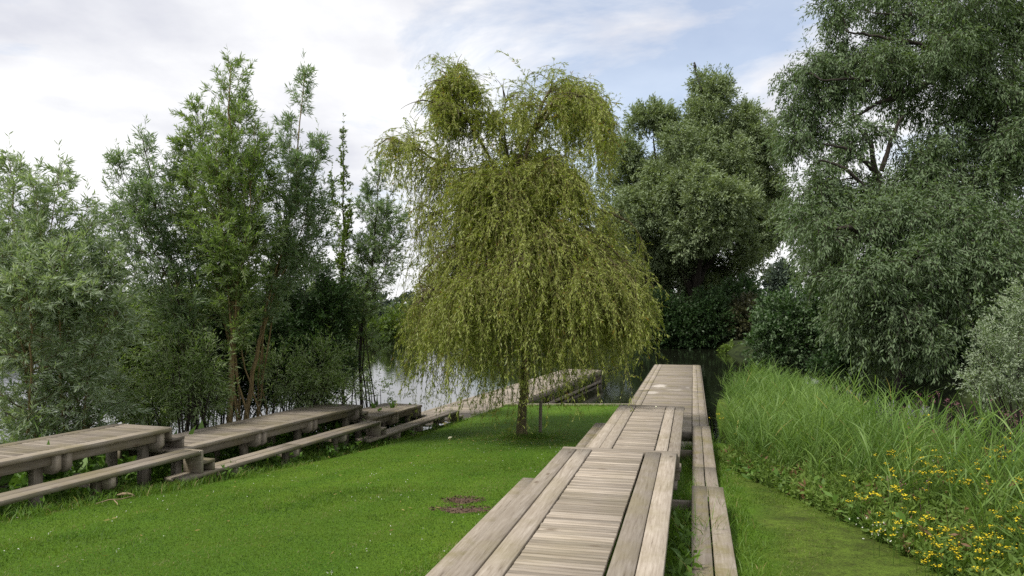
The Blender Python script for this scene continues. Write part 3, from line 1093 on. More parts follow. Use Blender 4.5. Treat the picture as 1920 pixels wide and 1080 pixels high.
def big_tree(name, base, lobes, limbs, label, cat, leaf, bark, n_per, tl, ntl, ll, lw, group=None, **kw):
    root = tree_root(name, base, label, cat, group)
    trunk, crown, twigs = Geo(), Geo(), Geo()
    ends = []
    for (pts, ra, rb) in limbs:
        p = spline(pts, 16, .02 * np.linalg.norm(np.array(pts[-1]) - np.array(pts[0])) * .25)
        trunk.tubes(p[None], np.linspace(ra, rb, 16)[None], 8, .5)
        ends += [p[i] for i in range(5, 16)]
    ends = np.array(ends)
    # branches that carry each clump
    for (c, r) in lobes:
        c = np.array(c)
        a = ends[np.argmin(np.linalg.norm(ends - c, axis=1) + .6 * np.maximum(0, ends[:, 2] - c[2]))]
        dist = np.linalg.norm(c - a)
        rr = .02 + .012 * dist
        p = spline([a, (a + c) / 2 + np.array([0, 0, .12 * dist]) + R.normal(0, .06 * dist, 3), c], 8)
        trunk.tubes(p[None], np.linspace(rr, rr * .35, 8)[None], 5, .5)
        n = 9
        d = unit(n) + np.array([0, 0, .3])
        P, D = shoots(np.repeat(c[None], n, 0), d, np.mean(r) * R.uniform(.6, .95, n), 5, .03, .15)
        trunk.tubes(P, np.linspace(rr * .35, .006, 6)[None], 4, .5)
    lobe_leaves(crown, twigs, split_lobes(lobes), n_per, tl, ntl, ll, lw, **kw)
    finish(trunk, "trunk", bark, root, True)
    finish(twigs, "twigs", M['trunk_dark'], root)
    finish(crown, "crown", leaf, root)
    return root


def far_willow():
    Y = 84
    sp = [(1232, 225, 48, 42), (1195, 290, 50, 52), (1170, 370, 42, 48), (1158, 440, 32, 40), (1260, 300, 60, 60, -4), (1235, 380, 62, 56, -5), (1215, 450, 55, 52, -3),
          (1335, 160, 26, 34), (1318, 150, 14, 34), (1352, 150, 16, 30), (1335, 215, 44, 46), (1385, 210, 34, 32), (1410, 190, 16, 16), (1395, 255, 48, 40), (1340, 285, 60, 50, -3), (1425, 300, 36, 40), (1440, 245, 12, 26), (1405, 350, 52, 52, -3),
          (1440, 365, 30, 44), (1448, 420, 26, 42), (1425, 440, 40, 46, -2), (1432, 460, 18, 30),
          (1322, 350, 46, 40, -8), (1345, 395, 56, 48, -9), (1310, 425, 48, 40, -8), (1365, 445, 40, 46, -8), (1285, 450, 42, 40, -7), (1400, 470, 26, 40, -4),
          (1255, 490, 46, 40, 0), (1205, 520, 40, 46, 2), (1320, 500, 52, 44, 2), (1385, 515, 34, 36, 3), (1275, 545, 60, 50, 4), (1340, 560, 50, 44, 5), (1180, 505, 32, 44, 3), (1210, 580, 40, 44, 4), (1300, 400, 80, 90, 5), (1240, 420, 70, 80, 5), (1370, 380, 60, 90, 5)]
    sp = [(q[0], q[1] + (24 if q[1] < 235 else 8 if q[1] < 300 else 0), *q[2:]) for q in sp]
    b = gbase(1300, 84)
    limbs = [([b, W(1302, 540, 84), W(1300, 420, 84), W(1330, 260, 84), W(1338, 150, 84)], .75, .08), ([W(1301, 560, 84), W(1250, 440, 83), W(1225, 260, 83)], .4, .08),
             ([W(1302, 540, 84), W(1370, 420, 83), W(1420, 330, 83)], .38, .08), ([W(1301, 560, 84), W(1320, 460, 79), W(1340, 400, 76)], .35, .07), ([W(1301, 580, 84), W(1210, 520, 83), W(1170, 400, 83)], .3, .06)]
    big_tree("white_willow", b, px_lobes(sp, Y, 1.0), limbs, "great rounded willow with a spire top standing beyond the far end of the pier", "willow", M['leaf_far'], M['trunk_dark'], 56, 1.3, 28, .36, .11, droop=.04, shell=.45, lean=.35)


far_willow()


def right_willows():
    Y = 41
    sp = [(1490, 150, 26, 36), (1520, 190, 46, 46), (1560, 130, 54, 44), (1500, 255, 34, 46), (1476, 205, 16, 24), (1530, 275, 42, 40), (1615, 110, 60, 44), (1590, 175, 52, 40), (1660, 165, 54, 38), (1700, 105, 64, 42), (1720, 200, 40, 52, 1), (1570, 60, 30, 26),
          (1600, 20, 44, 24), (1660, 40, 40, 30), (1560, 10, 24, 20), (1720, 40, 60, 40), (1790, 60, 60, 50), (1850, 50, 60, 50), (1900, 90, 60, 60), (1700, -30, 70, 40), (1800, -40, 80, 50), (1900, -40, 80, 60), (1990, 20, 80, 80), (1980, 150, 60, 60), (1790, 110, 44, 26),
          (1860, 190, 46, 50), (1905, 240, 50, 50), (1800, 215, 30, 42), (1745, 265, 26, 34), (1850, 265, 52, 46), (1960, 300, 60, 60), (1850, 130, 50, 44, -2), (1800, 165, 46, 40, -2), (1880, 250, 50, 50, -3), (1740, 140, 44, 40, -2), (1900, 150, 50, 50, -3), (1830, 20, 60, 50, -3), (1760, 90, 50, 40, -3), (1900, 300, 50, 40, -3), (1660, 110, 40, 34, -2)]
    b = gbase(1945, 41)
    limbs = [([b, W(1950, 520, 41), W(1945, 330, 41), W(1905, 210, 41), W(1870, 150, 41), W(1800, 128, 40.5), W(1700, 175, 40), W(1640, 195, 40), W(1570, 235, 40)], .42, .05),
             ([W(1905, 205, 41), W(1850, 120, 40), W(1800, 70, 40), W(1760, 35, 40), W(1640, 25, 40)], .2, .04), ([W(1940, 300, 41), W(1960, 120, 42), W(1980, -40, 42)], .3, .08),
             ([W(1800, 128, 40.5), W(1735, 90, 40), W(1660, 70, 40), W(1590, 60, 40)], .16, .05), ([W(1700, 175, 40), W(1620, 150, 39.5), W(1540, 150, 39)], .13, .04), ([W(1920, 240, 41), W(1890, 260, 39), W(1850, 280, 38)], .2, .05)]
    big_tree("white_willow", b, px_lobes(sp, Y), limbs, "huge overhanging willow at the right whose dark arching limb reaches left", "willow", M['leaf_right'], M['trunk_dark'], 64, 1.15, 28, .24, .062, droop=.24, shell=.25, lean=.05)
    Y = 39
    sp = [(1520, 375, 44, 46), (1512, 425, 30, 46), (1560, 360, 46, 44), (1590, 300, 26, 30), (1560, 440, 66, 56, -2), (1630, 380, 54, 50), (1700, 360, 56, 50), (1670, 440, 70, 60, -3), (1760, 330, 50, 50), (1740, 420, 66, 60, -2), (1820, 340, 56, 46), (1880, 350, 60, 60), (1820, 420, 66, 60, -3), (1900, 430, 60, 60, -3),
          (1545, 500, 44, 46), (1600, 510, 70, 56, -3), (1690, 520, 70, 60, -4), (1780, 510, 70, 60, -4), (1870, 520, 66, 60, -4), (1620, 585, 56, 54, -3), (1700, 600, 60, 60, -5), (1775, 600, 60, 56, -4), (1660, 660, 44, 40, -3), (1740, 670, 44, 40, -4), (1850, 590, 56, 50), (1940, 500, 60, 80), (1700, 290, 30, 22), (1645, 245, 18, 22), (1600, 240, 22, 22), (1545, 320, 26, 28), (1590, 262, 28, 20), (1780, 280, 40, 36), (1600, 440, 90, 90, 4), (1750, 440, 100, 90, 4), (1700, 560, 110, 80, 4), (1860, 470, 90, 100, 4)]
    b = gbase(1690, 39)
    limbs = [([b, W(1682, 560, 39), W(1660, 420, 39), W(1645, 325, 39), W(1622, 255, 38.8), W(1600, 215, 38.6)], .34, .035), ([W(1650, 330, 39), W(1600, 285, 38.5), W(1545, 270, 38)], .15, .04), ([W(1652, 320, 39), W(1680, 240, 38.8), W(1695, 215, 38.6)], .14, .05),
             ([W(1660, 400, 39), W(1590, 320, 38), W(1535, 300, 38)], .13, .04), ([W(1665, 440, 39), W(1760, 370, 39), W(1830, 330, 39)], .28, .06), ([W(1670, 480, 39), W(1600, 430, 36), W(1560, 430, 36)], .22, .05), ([W(1676, 520, 39), W(1760, 480, 36), W(1830, 450, 36)], .22, .05), ([W(1680, 560, 39), W(1700, 560, 36), W(1700, 600, 34)], .2, .05)]
    big_tree("white_willow", b, px_lobes(sp, Y), limbs, "dense grey green willow under the overhanging limb with bare forked branches at its top", "willow", M['leaf_right'], M['trunk_dark'], 64, 1.15, 28, .24, .062, droop=.24, shell=.4, lean=.1)


right_willows()


def shrub(name, base_px, Y, specs, label, leaf, n_per=90, tl=.5, ntl=18, ll=.12, lw=.06, cat="shrub", group=None, droop=.03, lean=.3, name_stems="stems"):
    base = gbase(base_px, Y)
    root = tree_root(name, base, label, cat, group)
    stems, crown = Geo(), Geo()
    lobes = px_lobes(specs, Y)
    for (c, r) in lobes:
        b = base + np.array([R.normal(0, .2), R.normal(0, .2), -.1])
        for k in range(3):
            e = np.array(c) + R.normal(0, .3, 3) * np.array(r)
            p = spline([b, b * .4 + e * .6 + np.array([0, 0, -.2 * r[2]]), e], 9)
            stems.tubes(p[None], np.linspace(.025 + .01 * r[2], .008, 9)[None], 5, .5)
    lobe_leaves(crown, stems, lobes, n_per, tl, ntl, ll, lw, droop=droop, lean=lean)
    finish(stems, name_stems, M['trunk_dark'], root, True)
    finish(crown, "foliage", leaf, root)


def shrubs():
    # opposite bank, under the big willows
    shrub("bank_shrub", 1470, 50, [(1462, 588, 34, 36), (1510, 575, 44, 44), (1440, 625, 34, 34), (1490, 630, 50, 44), (1545, 610, 40, 44), (1460, 665, 36, 26), (1530, 670, 46, 30), (1415, 650, 20, 22)],
          "rounded dark green bush at the near corner of the opposite bank", M['leaf_shrub'], 60, .8, 20, .26, .13)
    shrub("bank_shrub", 1600, 44, [(1580, 630, 40, 50), (1610, 690, 50, 34), (1660, 700, 50, 36), (1560, 690, 36, 26), (1720, 715, 46, 34)],
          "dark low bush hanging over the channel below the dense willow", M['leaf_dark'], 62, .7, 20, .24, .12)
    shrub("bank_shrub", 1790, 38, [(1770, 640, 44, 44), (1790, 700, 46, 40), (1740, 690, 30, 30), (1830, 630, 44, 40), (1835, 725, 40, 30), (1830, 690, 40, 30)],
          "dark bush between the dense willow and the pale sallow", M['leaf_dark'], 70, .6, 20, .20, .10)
    shrub("sallow_bush", 1900, 27, [(1895, 620, 46, 46), (1930, 570, 40, 50), (1860, 680, 40, 40), (1905, 700, 54, 46), (1850, 640, 26, 30), (1960, 640, 50, 90), (1870, 735, 36, 28), (1830, 715, 26, 24)],
          "pale grey green sallow bush at the right frame edge above the reeds", M['leaf_silver'], 150, .5, 22, .12, .035)
    shrub("bank_shrub", 1860, 46, [(1860, 585, 40, 26), (1900, 600, 40, 30), (1830, 560, 26, 24)], "yellowish green bush glimpsed through a gap in the right hand willows", M['leaf_bright'], 60, .8, 20, .24, .12)
    # under the far willow
    shrub("bank_shrub", 1235, 78, [(1225, 590, 34, 40), (1265, 600, 34, 36), (1240, 630, 40, 20), (1205, 625, 26, 22)], "dark bush under the great willow just right of the weeping willow", M['leaf_shaded'], 60, 1.2, 24, .32, .14)
    shrub("bank_shrub", 1320, 77, [(1290, 610, 34, 32), (1330, 590, 36, 44), (1310, 630, 44, 18), (1360, 615, 30, 30)], "dark bush under the great willow directly beyond the pier end", M['leaf_shaded'], 60, 1.2, 24, .32, .14)
    shrub("bank_shrub", 1392, 76, [(1385, 600, 22, 32), (1402, 585, 16, 30), (1392, 630, 20, 16)], "reddish brown bush on the far bank right of the pier end", M['leaf_red'], 60, .9, 18, .34, .16)
    shrub("bank_shrub", 1405, 80, [(1392, 552, 20, 28), (1415, 592, 18, 30), (1370, 560, 26, 26)], "green bush in the gap between the great willow and the right bank", M['leaf_shrub'], 50, 1.1, 18, .40, .2)
    shrub("waterside_plant", 1382, 70, [(1380, 657, 18, 9), (1365, 660, 10, 6)], "bright green waterside plant at the foot of the far bank", M['leaf_bright'], 140, .5, 18, .30, .14, cat="plant")
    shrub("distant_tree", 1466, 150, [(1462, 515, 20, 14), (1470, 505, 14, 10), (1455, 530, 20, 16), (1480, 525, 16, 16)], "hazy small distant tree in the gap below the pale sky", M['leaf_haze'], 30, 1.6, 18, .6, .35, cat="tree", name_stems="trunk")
    # left, behind the platforms
    shrub("willow_shrub", 300, 19.2, [(255, 600, 60, 56), (310, 640, 60, 64), (280, 720, 64, 56), (350, 725, 56, 54), (230, 700, 56, 66), (330, 580, 50, 46), (200, 650, 50, 70), (300, 770, 70, 30)],
          "olive green willow shrub behind the platforms right of the silvery bush", M['leaf_mid'], 430, .5, 24, .14, .024, droop=.03)
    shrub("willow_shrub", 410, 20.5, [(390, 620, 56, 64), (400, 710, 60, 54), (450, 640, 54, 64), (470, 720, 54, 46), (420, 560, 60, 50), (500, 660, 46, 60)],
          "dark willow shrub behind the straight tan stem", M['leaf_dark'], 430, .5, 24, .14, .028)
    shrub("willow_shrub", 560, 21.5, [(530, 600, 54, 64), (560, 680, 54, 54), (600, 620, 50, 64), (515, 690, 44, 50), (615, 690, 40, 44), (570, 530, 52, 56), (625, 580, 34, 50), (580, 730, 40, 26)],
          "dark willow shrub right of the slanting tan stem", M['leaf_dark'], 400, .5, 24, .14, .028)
    shrub("shore_shrub", 705, 23.5, [(700, 725, 30, 24), (722, 738, 22, 14), (672, 730, 22, 22), (690, 700, 22, 18)],
          "small loose bush at the water edge behind the lowest platform", M['leaf_mid'], 120, .4, 16, .08, .035)
    shrub("willow_shrub", 345, 16.6, [(330, 690, 46, 50), (370, 745, 50, 40), (290, 755, 50, 40), (385, 680, 26, 50)], "light leafy willow regrowth in front of the straight tan stem's left side", M['leaf_mid'], 260, .5, 24, .14, .022)
    shrub("willow_shrub", 545, 19.0, [(530, 700, 44, 46), (570, 725, 44, 34), (605, 690, 34, 50), (640, 730, 34, 26)], "low leafy willow regrowth behind the far end of the middle platform", M['leaf_mid'], 280, .5, 24, .13, .024)
    # far shore of the lake
    shrub("shore_shrub", 730, 92, [(715, 620, 34, 24), (750, 605, 26, 28), (690, 635, 30, 16), (660, 610, 40, 30)], "bright green bush on the far shore seen left of the weeping willow", M['leaf_bright'], 40, 1.2, 18, .42, .2)
    shrub("shore_tree", 1080, 92, [(1110, 500, 50, 60), (1060, 540, 50, 60), (1010, 560, 46, 50), (1130, 590, 40, 44), (1070, 610, 50, 36), (1000, 620, 40, 24), (950, 600, 36, 40), (900, 615, 36, 28), (1150, 620, 26, 24)], "dark trees on the far shore hidden behind the weeping willow curtain", M['leaf_far'], 40, 1.5, 20, .45, .2, cat="trees")
    shrub("shore_tree", 590, 104, [(560, 600, 60, 40), (600, 580, 50, 40), (640, 600, 40, 36), (510, 600, 40, 36), (1120, 600, 40, 36), (1080, 590, 40, 40)], "wide dark thicket on the far shore beyond the lake", M['leaf_far'], 36, 1.5, 18, .5, .25, cat="thicket")


shrubs()


def treeline():
    """a far-off wood that reads as one mass"""
    g = Geo()
    lobes = []
    for x in np.arange(-260, 330, 5.0):
        Y = 170 + R.normal(0, 10) - .10 * abs(x)
        hgt = R.uniform(4.5, 9.5)
        for k in range(3):
            lobes.append(((x + R.normal(0, 2.5), Y + R.normal(0, 3), 1.5 + hgt * (k + .4) / 3.2), (3.2 - .5 * k, 3.0, hgt / 4.5)))
    lobe_leaves(g, None, lobes, 9, 1.5, 12, 1.0, .6, droop=.02)
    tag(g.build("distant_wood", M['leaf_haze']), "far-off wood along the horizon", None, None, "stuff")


treeline()


# ------------------------------------------------------------------ the weeping willow
def weeping():
    Y = 19.6
    base = gbase(977, Y)
    root = tree_root("weeping_willow", base, "yellow green weeping willow standing on the lawn in the middle", "willow")
    trunk, crown, strands = Geo(), Geo(), Geo()
    tp = [base + np.array([0, 0, -.15]), W(979, 770, Y), W(986, 690, Y), W(980, 600, Y), W(972, 500, Y), W(966, 420, Y), W(962, 350, Y), W(975, 290, Y)]
    path = spline(tp, 26, .012)
    rad = np.interp(np.linspace(0, 1, 26), [0, .05, .12, .3, .6, 1], [.20, .145, .12, .11, .085, .045])
    trunk.tubes(path[None], rad[None], 12, .5)
    limbs = []

    def limb(pts, ra=.05, rb=.012):
        p = spline([W(x, v, Y + dy) for x, v, dy in pts], 14, .02)
        limbs.append(p)
        trunk.tubes(p[None], np.linspace(ra, rb, 14)[None], 6, .5)
    limb([(963, 400, 0), (925, 310, -.3), (880, 230, -.4), (848, 160, -.4), (828, 150, -.5)], .06)
    limb([(880, 230, -.4), (850, 205, -.8), (806, 190, -1.1)], .03)
    limb([(966, 420, 0), (900, 322, .2), (850, 318, .4), (790, 280, .5), (735, 262, .6), (702, 275, .6)], .055)
    limb([(964, 370, 0), (950, 290, .5), (944, 235, .6), (946, 195, .6), (960, 180, .6)], .035)
    limb([(880, 230, -.4), (858, 165, -.2), (846, 150, 0), (856, 146, .1)], .03)
    limb([(990, 265, 0), (1035, 185, .8), (1080, 172, 1.1), (1125, 190, 1.3), (1150, 260, 1.4)], .045)
    limb([(985, 280, 0), (1030, 200, -1.0), (1085, 180, -1.4), (1130, 205, -1.5), (1150, 270, -1.6)], .045)
    limb([(1020, 375, -.3), (1090, 420, -1.2), (1180, 500, -1.6), (1192, 560, -1.7)], .03)
    limb([(970, 330, 0), (1000, 250, -.2), (1022, 180, -.3), (1045, 168, -.4), (1075, 185, -.6)], .06)
    limb([(1000, 250, -.2), (1050, 190, .3), (1095, 175, .4), (1135, 195, .5), (1152, 240, .6)], .05)
    limb([(1010, 230, 0), (1060, 215, .9), (1110, 225, 1.3), (1150, 280, 1.4)], .035)
    limb([(966, 440, 0), (1020, 375, -.3), (1075, 365, -.5), (1130, 395, -.6), (1190, 425, -.6), (1205, 470, -.6)], .05)
    limb([(972, 500, 0), (1030, 440, .5), (1100, 440, .8), (1160, 480, .9), (1185, 530, .9)], .045)
    limb([(975, 540, 0), (1040, 470, -.8), (1110, 470, -1.4), (1180, 520, -1.6), (1180, 570, -1.6)], .04)
    limb([(968, 470, 0), (900, 450, -.6), (840, 470, -.9), (790, 520, -1.0), (795, 560, -1.0)], .045)
    limb([(972, 520, 0), (900, 510, .8), (830, 530, 1.0), (805, 570, 1.0)], .04)
    limb([(966, 430, 0), (890, 400, 0), (820, 400, .2), (785, 430, .3)], .04)
    for (dx, v0, v1, dy) in ((-30, 470, 400, -1.7), (50, 480, 420, -1.8), (10, 520, 470, -2.2), (-70, 540, 500, -1.9), (90, 540, 490, -1.9), (30, 440, 370, 1.7), (-60, 460, 410, 1.7), (100, 470, 430, 1.8), (-20, 400, 330, -1.2), (40, 380, 300, 1.2), (60, 360, 300, -1.2), (-110, 520, 480, 1.6), (140, 560, 520, -1.3), (-150, 570, 540, -1.2), (-60, 360, 330, -1.0)):
        limb([(970, v0, 0), (970 + dx * .5, (v0 + v1) / 2 - 14, dy * .5), (970 + dx, v1, dy * .85), (970 + dx * 1.3, v1 + 30, dy * 1.15)], .035, .01)
    # secondary branches arch out and over from the limbs
    S0, SD, SL = [], [], []
    for p in limbs:
        n = 36
        u = R.uniform(.22, 1.0, n)
        q, d = sample(p[None], np.gradient(p, axis=0)[None], u[None])
        q, d = q[0], d[0] / np.linalg.norm(d[0], axis=1, keepdims=True)
        v = unit(n)
        v[:, 2] = np.abs(v[:, 2]) * .5
        S0.append(q)
        SD.append(d * .6 + v)
        SL.append(R.uniform(.35, 1.0, n) * np.where(q[:, 2] < 6.6, .6, 1.0))
    def inside(p, pad):
        x_ = p[:, 0] / p[:, 1] * F + 960
        v_ = HV - (p[:, 2] - CZ) / p[:, 1] * F
        lo_ = np.interp(v_, [110, 200, 255, 330, 385, 450, 520, 590, 700], [790, 775, 690, 715, 775, 785, 770, 748, 750])
        hi_ = np.interp(v_, [110, 160, 220, 320, 370, 430, 500, 580, 660, 700], [1020, 1135, 1155, 1148, 1140, 1185, 1215, 1232, 1225, 1170])
        return (x_ > lo_ - pad) & (x_ < hi_ + pad)
    S0, SD, SL = np.concatenate(S0), np.concatenate(SD), np.concatenate(SL)
    P2, D2 = shoots(S0, SD, SL, 7, .16, .10)
    ok = inside(P2[:, -1], np.repeat(R.uniform(-38, 26, len(P2) // 6 + 1), 6)[:len(P2)])
    P2, D2 = P2[ok], D2[ok]
    trunk.tubes(P2, np.linspace(.014, .004, 8)[None], 4, .5)
    # hanging strands
    def lowest(x):     # photo row at which the hem hangs, by column
        return np.interp(x, [690, 745, 800, 860, 930, 985, 1040, 1100, 1180, 1240], [560, 700, 735, 735, 752, 765, 745, 700, 675, 640])
    k = 8
    n2 = len(P2)
    u = np.concatenate([R.uniform(.2, 1.0, (n2, k - 1)), np.ones((n2, 1))], 1)
    st, sd_ = sample(P2, D2, u)
    st, sd_ = st.reshape(-1, 3), sd_.reshape(-1, 3)
    lp = []
    for p in limbs:
        uu = R.uniform(.3, 1.0, (1, 34))
        a, b = sample(p[None], np.gradient(p, axis=0)[None], uu)
        st = np.vstack([st, a[0]])
        sd_ = np.vstack([sd_, b[0] / np.linalg.norm(b[0], axis=1, keepdims=True)])
    # the middle of the crown is the fullest: more strands from the same branches
    v_ = HV - (st[:, 2] - CZ) / st[:, 1] * F
    x_ = st[:, 0] / st[:, 1] * F + 960
    mid_ = np.where((v_ > 215) & (v_ < 430) & (x_ > 700) & (R.random(len(st)) < .30))[0]
    up_ = np.where((v_ > 170) & (v_ < 330) & (x_ > 740) & (x_ < 1010))[0]
    more = np.concatenate([mid_, up_])
    st = np.vstack([st, st[more] + R.normal(0, .07, (len(more), 3))])
    sd_ = np.vstack([sd_, sd_[more] + R.normal(0, .4, (len(more), 3))])
    n = len(st)
    clump = np.repeat(R.uniform(.35, 1.0, n // 8 + 1), 8)[:n]
    ln = (.35 + 1.75 * R.random(n) ** 1.3) * (.5 + .6 * clump)
    px = st[:, 0] / st[:, 1] * F + 960
    pv = HV - (st[:, 2] - CZ) / st[:, 1] * F
    # upper limbs carry shorter curtains, so that sky shows between them
    ln *= np.where(pv < 300, .62, 1.0)
    ln = np.where((pv < 240) & (px < 900), ln * .8, ln)
    ln = np.where((pv > 240) & (pv < 340) & (px < 900), ln * 1.9, ln)
    ln = np.where((px > 990) & (pv < 290), ln * 1.5, ln)
    room = 1.22 * (lowest(px) - pv) / F * st[:, 1] * np.repeat(R.choice([.5, .7, .85, 1.0, 1.08], n // 8 + 1), 8)[:n]
    ln = np.where((pv > 360) & (R.random(n) < .5), np.maximum(ln, np.minimum(room * R.uniform(.5, 1.0, n), 3.4)), ln)
    ln = np.minimum(ln, np.maximum(.15, room * R.uniform(.75, 1.05, n)))
    # long thin strands close round the trunk, down to the grass
    n5 = 430
    x5 = np.where(R.random(n5) < .45, R.normal(985, 55, n5), R.uniform(765, 1180, n5))
    v5 = R.uniform(520, 650, n5)
    y5 = 19.6 + R.uniform(-1.6, 1.6, n5)
    st = np.vstack([st, np.stack([(x5 - 960) / F * y5, y5, CZ - (v5 - HV) / F * y5], 1)])
    sd_ = np.vstack([sd_, unit(n5) * .5])
    l5 = np.maximum(.3, (lowest(x5) - v5) / F * y5 * R.uniform(.95, 1.42, n5))
    ln = np.append(ln, l5)
    px, pv = np.append(px, x5), np.append(pv, v5)
    n += n5
    low = pv > 430
    room = np.append(room, l5)
    mask = np.sin(st[:, 0] * 2.7 + .6) * np.cos(st[:, 2] * 2.1 + st[:, 1]) + .7 * np.sin(st[:, 1] * 3.1 + st[:, 0] * 1.3) + R.normal(0, .35, n)
    ln = np.where(low & (np.arange(n) < n - n5) & (R.random(n) < .55), np.minimum(room, 4.2) * R.uniform(.55, 1.06, n), ln)
    kp = mask > np.where(pv < 480, -.20, -.36)
    # thin places where the sky shows: under the left arm and below the upper right mass
    for (gx, gv, rx, rv) in ((805, 462, 66, 36), (955, 185, 26, 30), (1165, 395, 34, 40), (800, 200, 26, 40), (905, 150, 22, 26)):
        kp &= ~(((((px - gx) / rx) ** 2 + ((pv - gv) / rv) ** 2) < 1) & (R.random(n) < .9))
    # the upper left limb is a narrow slanting plume
    du = ((px - 832) * (330 - 130) - (pv - 130) * (945 - 832)) / math.hypot(113, 200)
    kp &= ~((px < 925) & (pv < 250) & (np.abs(du) > 26 + 22 * R.random(n)))
    st, sd_, ln = st[kp], sd_[kp], np.maximum(.15, ln[kp])
    n = len(st)
    sd_ = sd_ * .8 + unit(n) * .5
    P3, D3 = shoots(st, sd_, ln, 9, R.uniform(.12, .42, n), .15)
    ok = inside(P3[:, 5], np.repeat(R.uniform(-22, 26, n // 8 + 1), 8)[:n]) & inside(P3[:, 9], R.uniform(-10, 34, n))
    P3, D3, ln, st = P3[ok], D3[ok], ln[ok], st[ok]
    n = len(ln)
    strands.tubes(P3, np.linspace(.0045, .0015, 10)[None], 3, .5)
    per = 62
    lu = R.random((n, per))
    keep = R.random((n, per)) < np.clip(ln / 1.7, .2, 1)[:, None]
    q, d = sample(P3, D3, lu)
    q, d = q[keep], d[keep]
    tone = np.clip(np.repeat(R.normal(.42, .2, n), per).reshape(n, per)[keep] + R.normal(0, .17, len(q)), 0, 1)
    side = unit(len(q))
    side[:, 2] *= .3
    dirs = d * .8 + side * .65 + np.array([0, 0, -.35])
    sz = np.repeat(R.uniform(.65, 1.25, n), per).reshape(n, per)[keep]
    crown.leaves(q, dirs, sz * .10 * R.uniform(.6, 1.25, len(q)), .0185 * sz * R.uniform(.8, 1.3, len(q)), tone)
    # short leafy laterals along the strands
    m3 = 3
    uu = R.uniform(.08, 1.0, (n, m3))
    a, b = sample(P3, D3, uu)
    a, b = a.reshape(-1, 3), b.reshape(-1, 3)
    nl = len(a)
    P4, D4 = shoots(a, b * .7 + unit(nl) * .9, R.uniform(.12, .42, nl), 4, .14, .14)
    strands.tubes(P4, np.linspace(.003, .001, 5)[None], 3, .5)
    k4 = 10
    a, b = sample(P4, D4, R.uniform(.05, 1, (nl, k4)))
    a, b = a.reshape(-1, 3), b.reshape(-1, 3)
    t4 = np.clip(np.repeat(R.normal(.5, .22, nl), k4) + R.normal(0, .15, len(a)), 0, 1)
    crown.leaves(a, b * .8 + unit(len(a)) * .7 + np.array([0, 0, -.15]), .085 * R.uniform(.55, 1.3, len(a)), .017 * R.uniform(.8, 1.3, len(a)), t4)
    finish(trunk, "trunk", M['trunk_weeping'], root, True)
    finish(strands, "twigs", M['strand'], root)
    finish(crown, "crown", M['leaf_weeping'], root)
    # stake beside the trunk
    sb = gbase(1013, 19.9)
    e = Geo()
    a = np.arange(10) * 2 * np.pi / 10
    hs = [-.3, 0, .45, .92, .94]
    pth = np.array([[0, 0, h] for h in hs]) + np.array([[0, 0, 0], [0, 0, 0], [.004, 0, 0], [.012, .004, 0], [.012, .004, 0]])
    e.tubes(pth[None] + sb, np.array([[.048, .048, .046, .045, .001]]), 10, .4)
    e.v = [v - sb for v in e.v]
    o = e.build("tree_stake", M['post'], None, True)
    o.location = tuple(sb)
    tag(o, "short round wooden stake right of the weeping willow trunk", "stake")


M['strand'] = plain_mat("yellowish hanging twigs", (.085, .065, .022), .7, (.15, .115, .04))
weeping()


# ------------------------------------------------------------------ grasses, reeds and herbs
def blades(geo, x, y, hgt, wid, lean=.35, steps=4, z=None, grav=.10, tone=None):
    n = len(x)
    if z is None:
        z = ground_z(x, y)
    a = R.random(n) * 2 * np.pi
    d = np.stack([np.cos(a) * lean * R.random(n), np.sin(a) * lean * R.random(n), np.ones(n)], 1)
    a2 = a[:, None]
    P = np.empty((n, steps + 1, 3))
    P[:, 0] = np.stack([x, y, z - .01], 1)
    d /= np.linalg.norm(d, axis=1, keepdims=True)
    out = np.stack([np.cos(a), np.sin(a), np.zeros(n)], 1)
    bend = R.uniform(.3, 1.6, n)[:, None] * grav
    for i in range(steps):
        d = d + out * bend * (i + .5) - np.array([0, 0, .5]) * bend * i * .5
        d /= np.linalg.norm(d, axis=1, keepdims=True)
        P[:, i + 1] = P[:, i] + d * (hgt / steps)[:, None]
    w = wid[:, None] * np.interp(np.linspace(0, 1, steps + 1), [0, .35, 1], [.75, 1, .06])[None]
    geo.ribbons(P, w, R.random(n) if tone is None else tone)


def visible(x, y):
    """inside the picture's width, with a margin"""
    px = x / np.maximum(y, .1) * F + 960
    return (px > -120) & (px < 2040) & (y > 3.5)


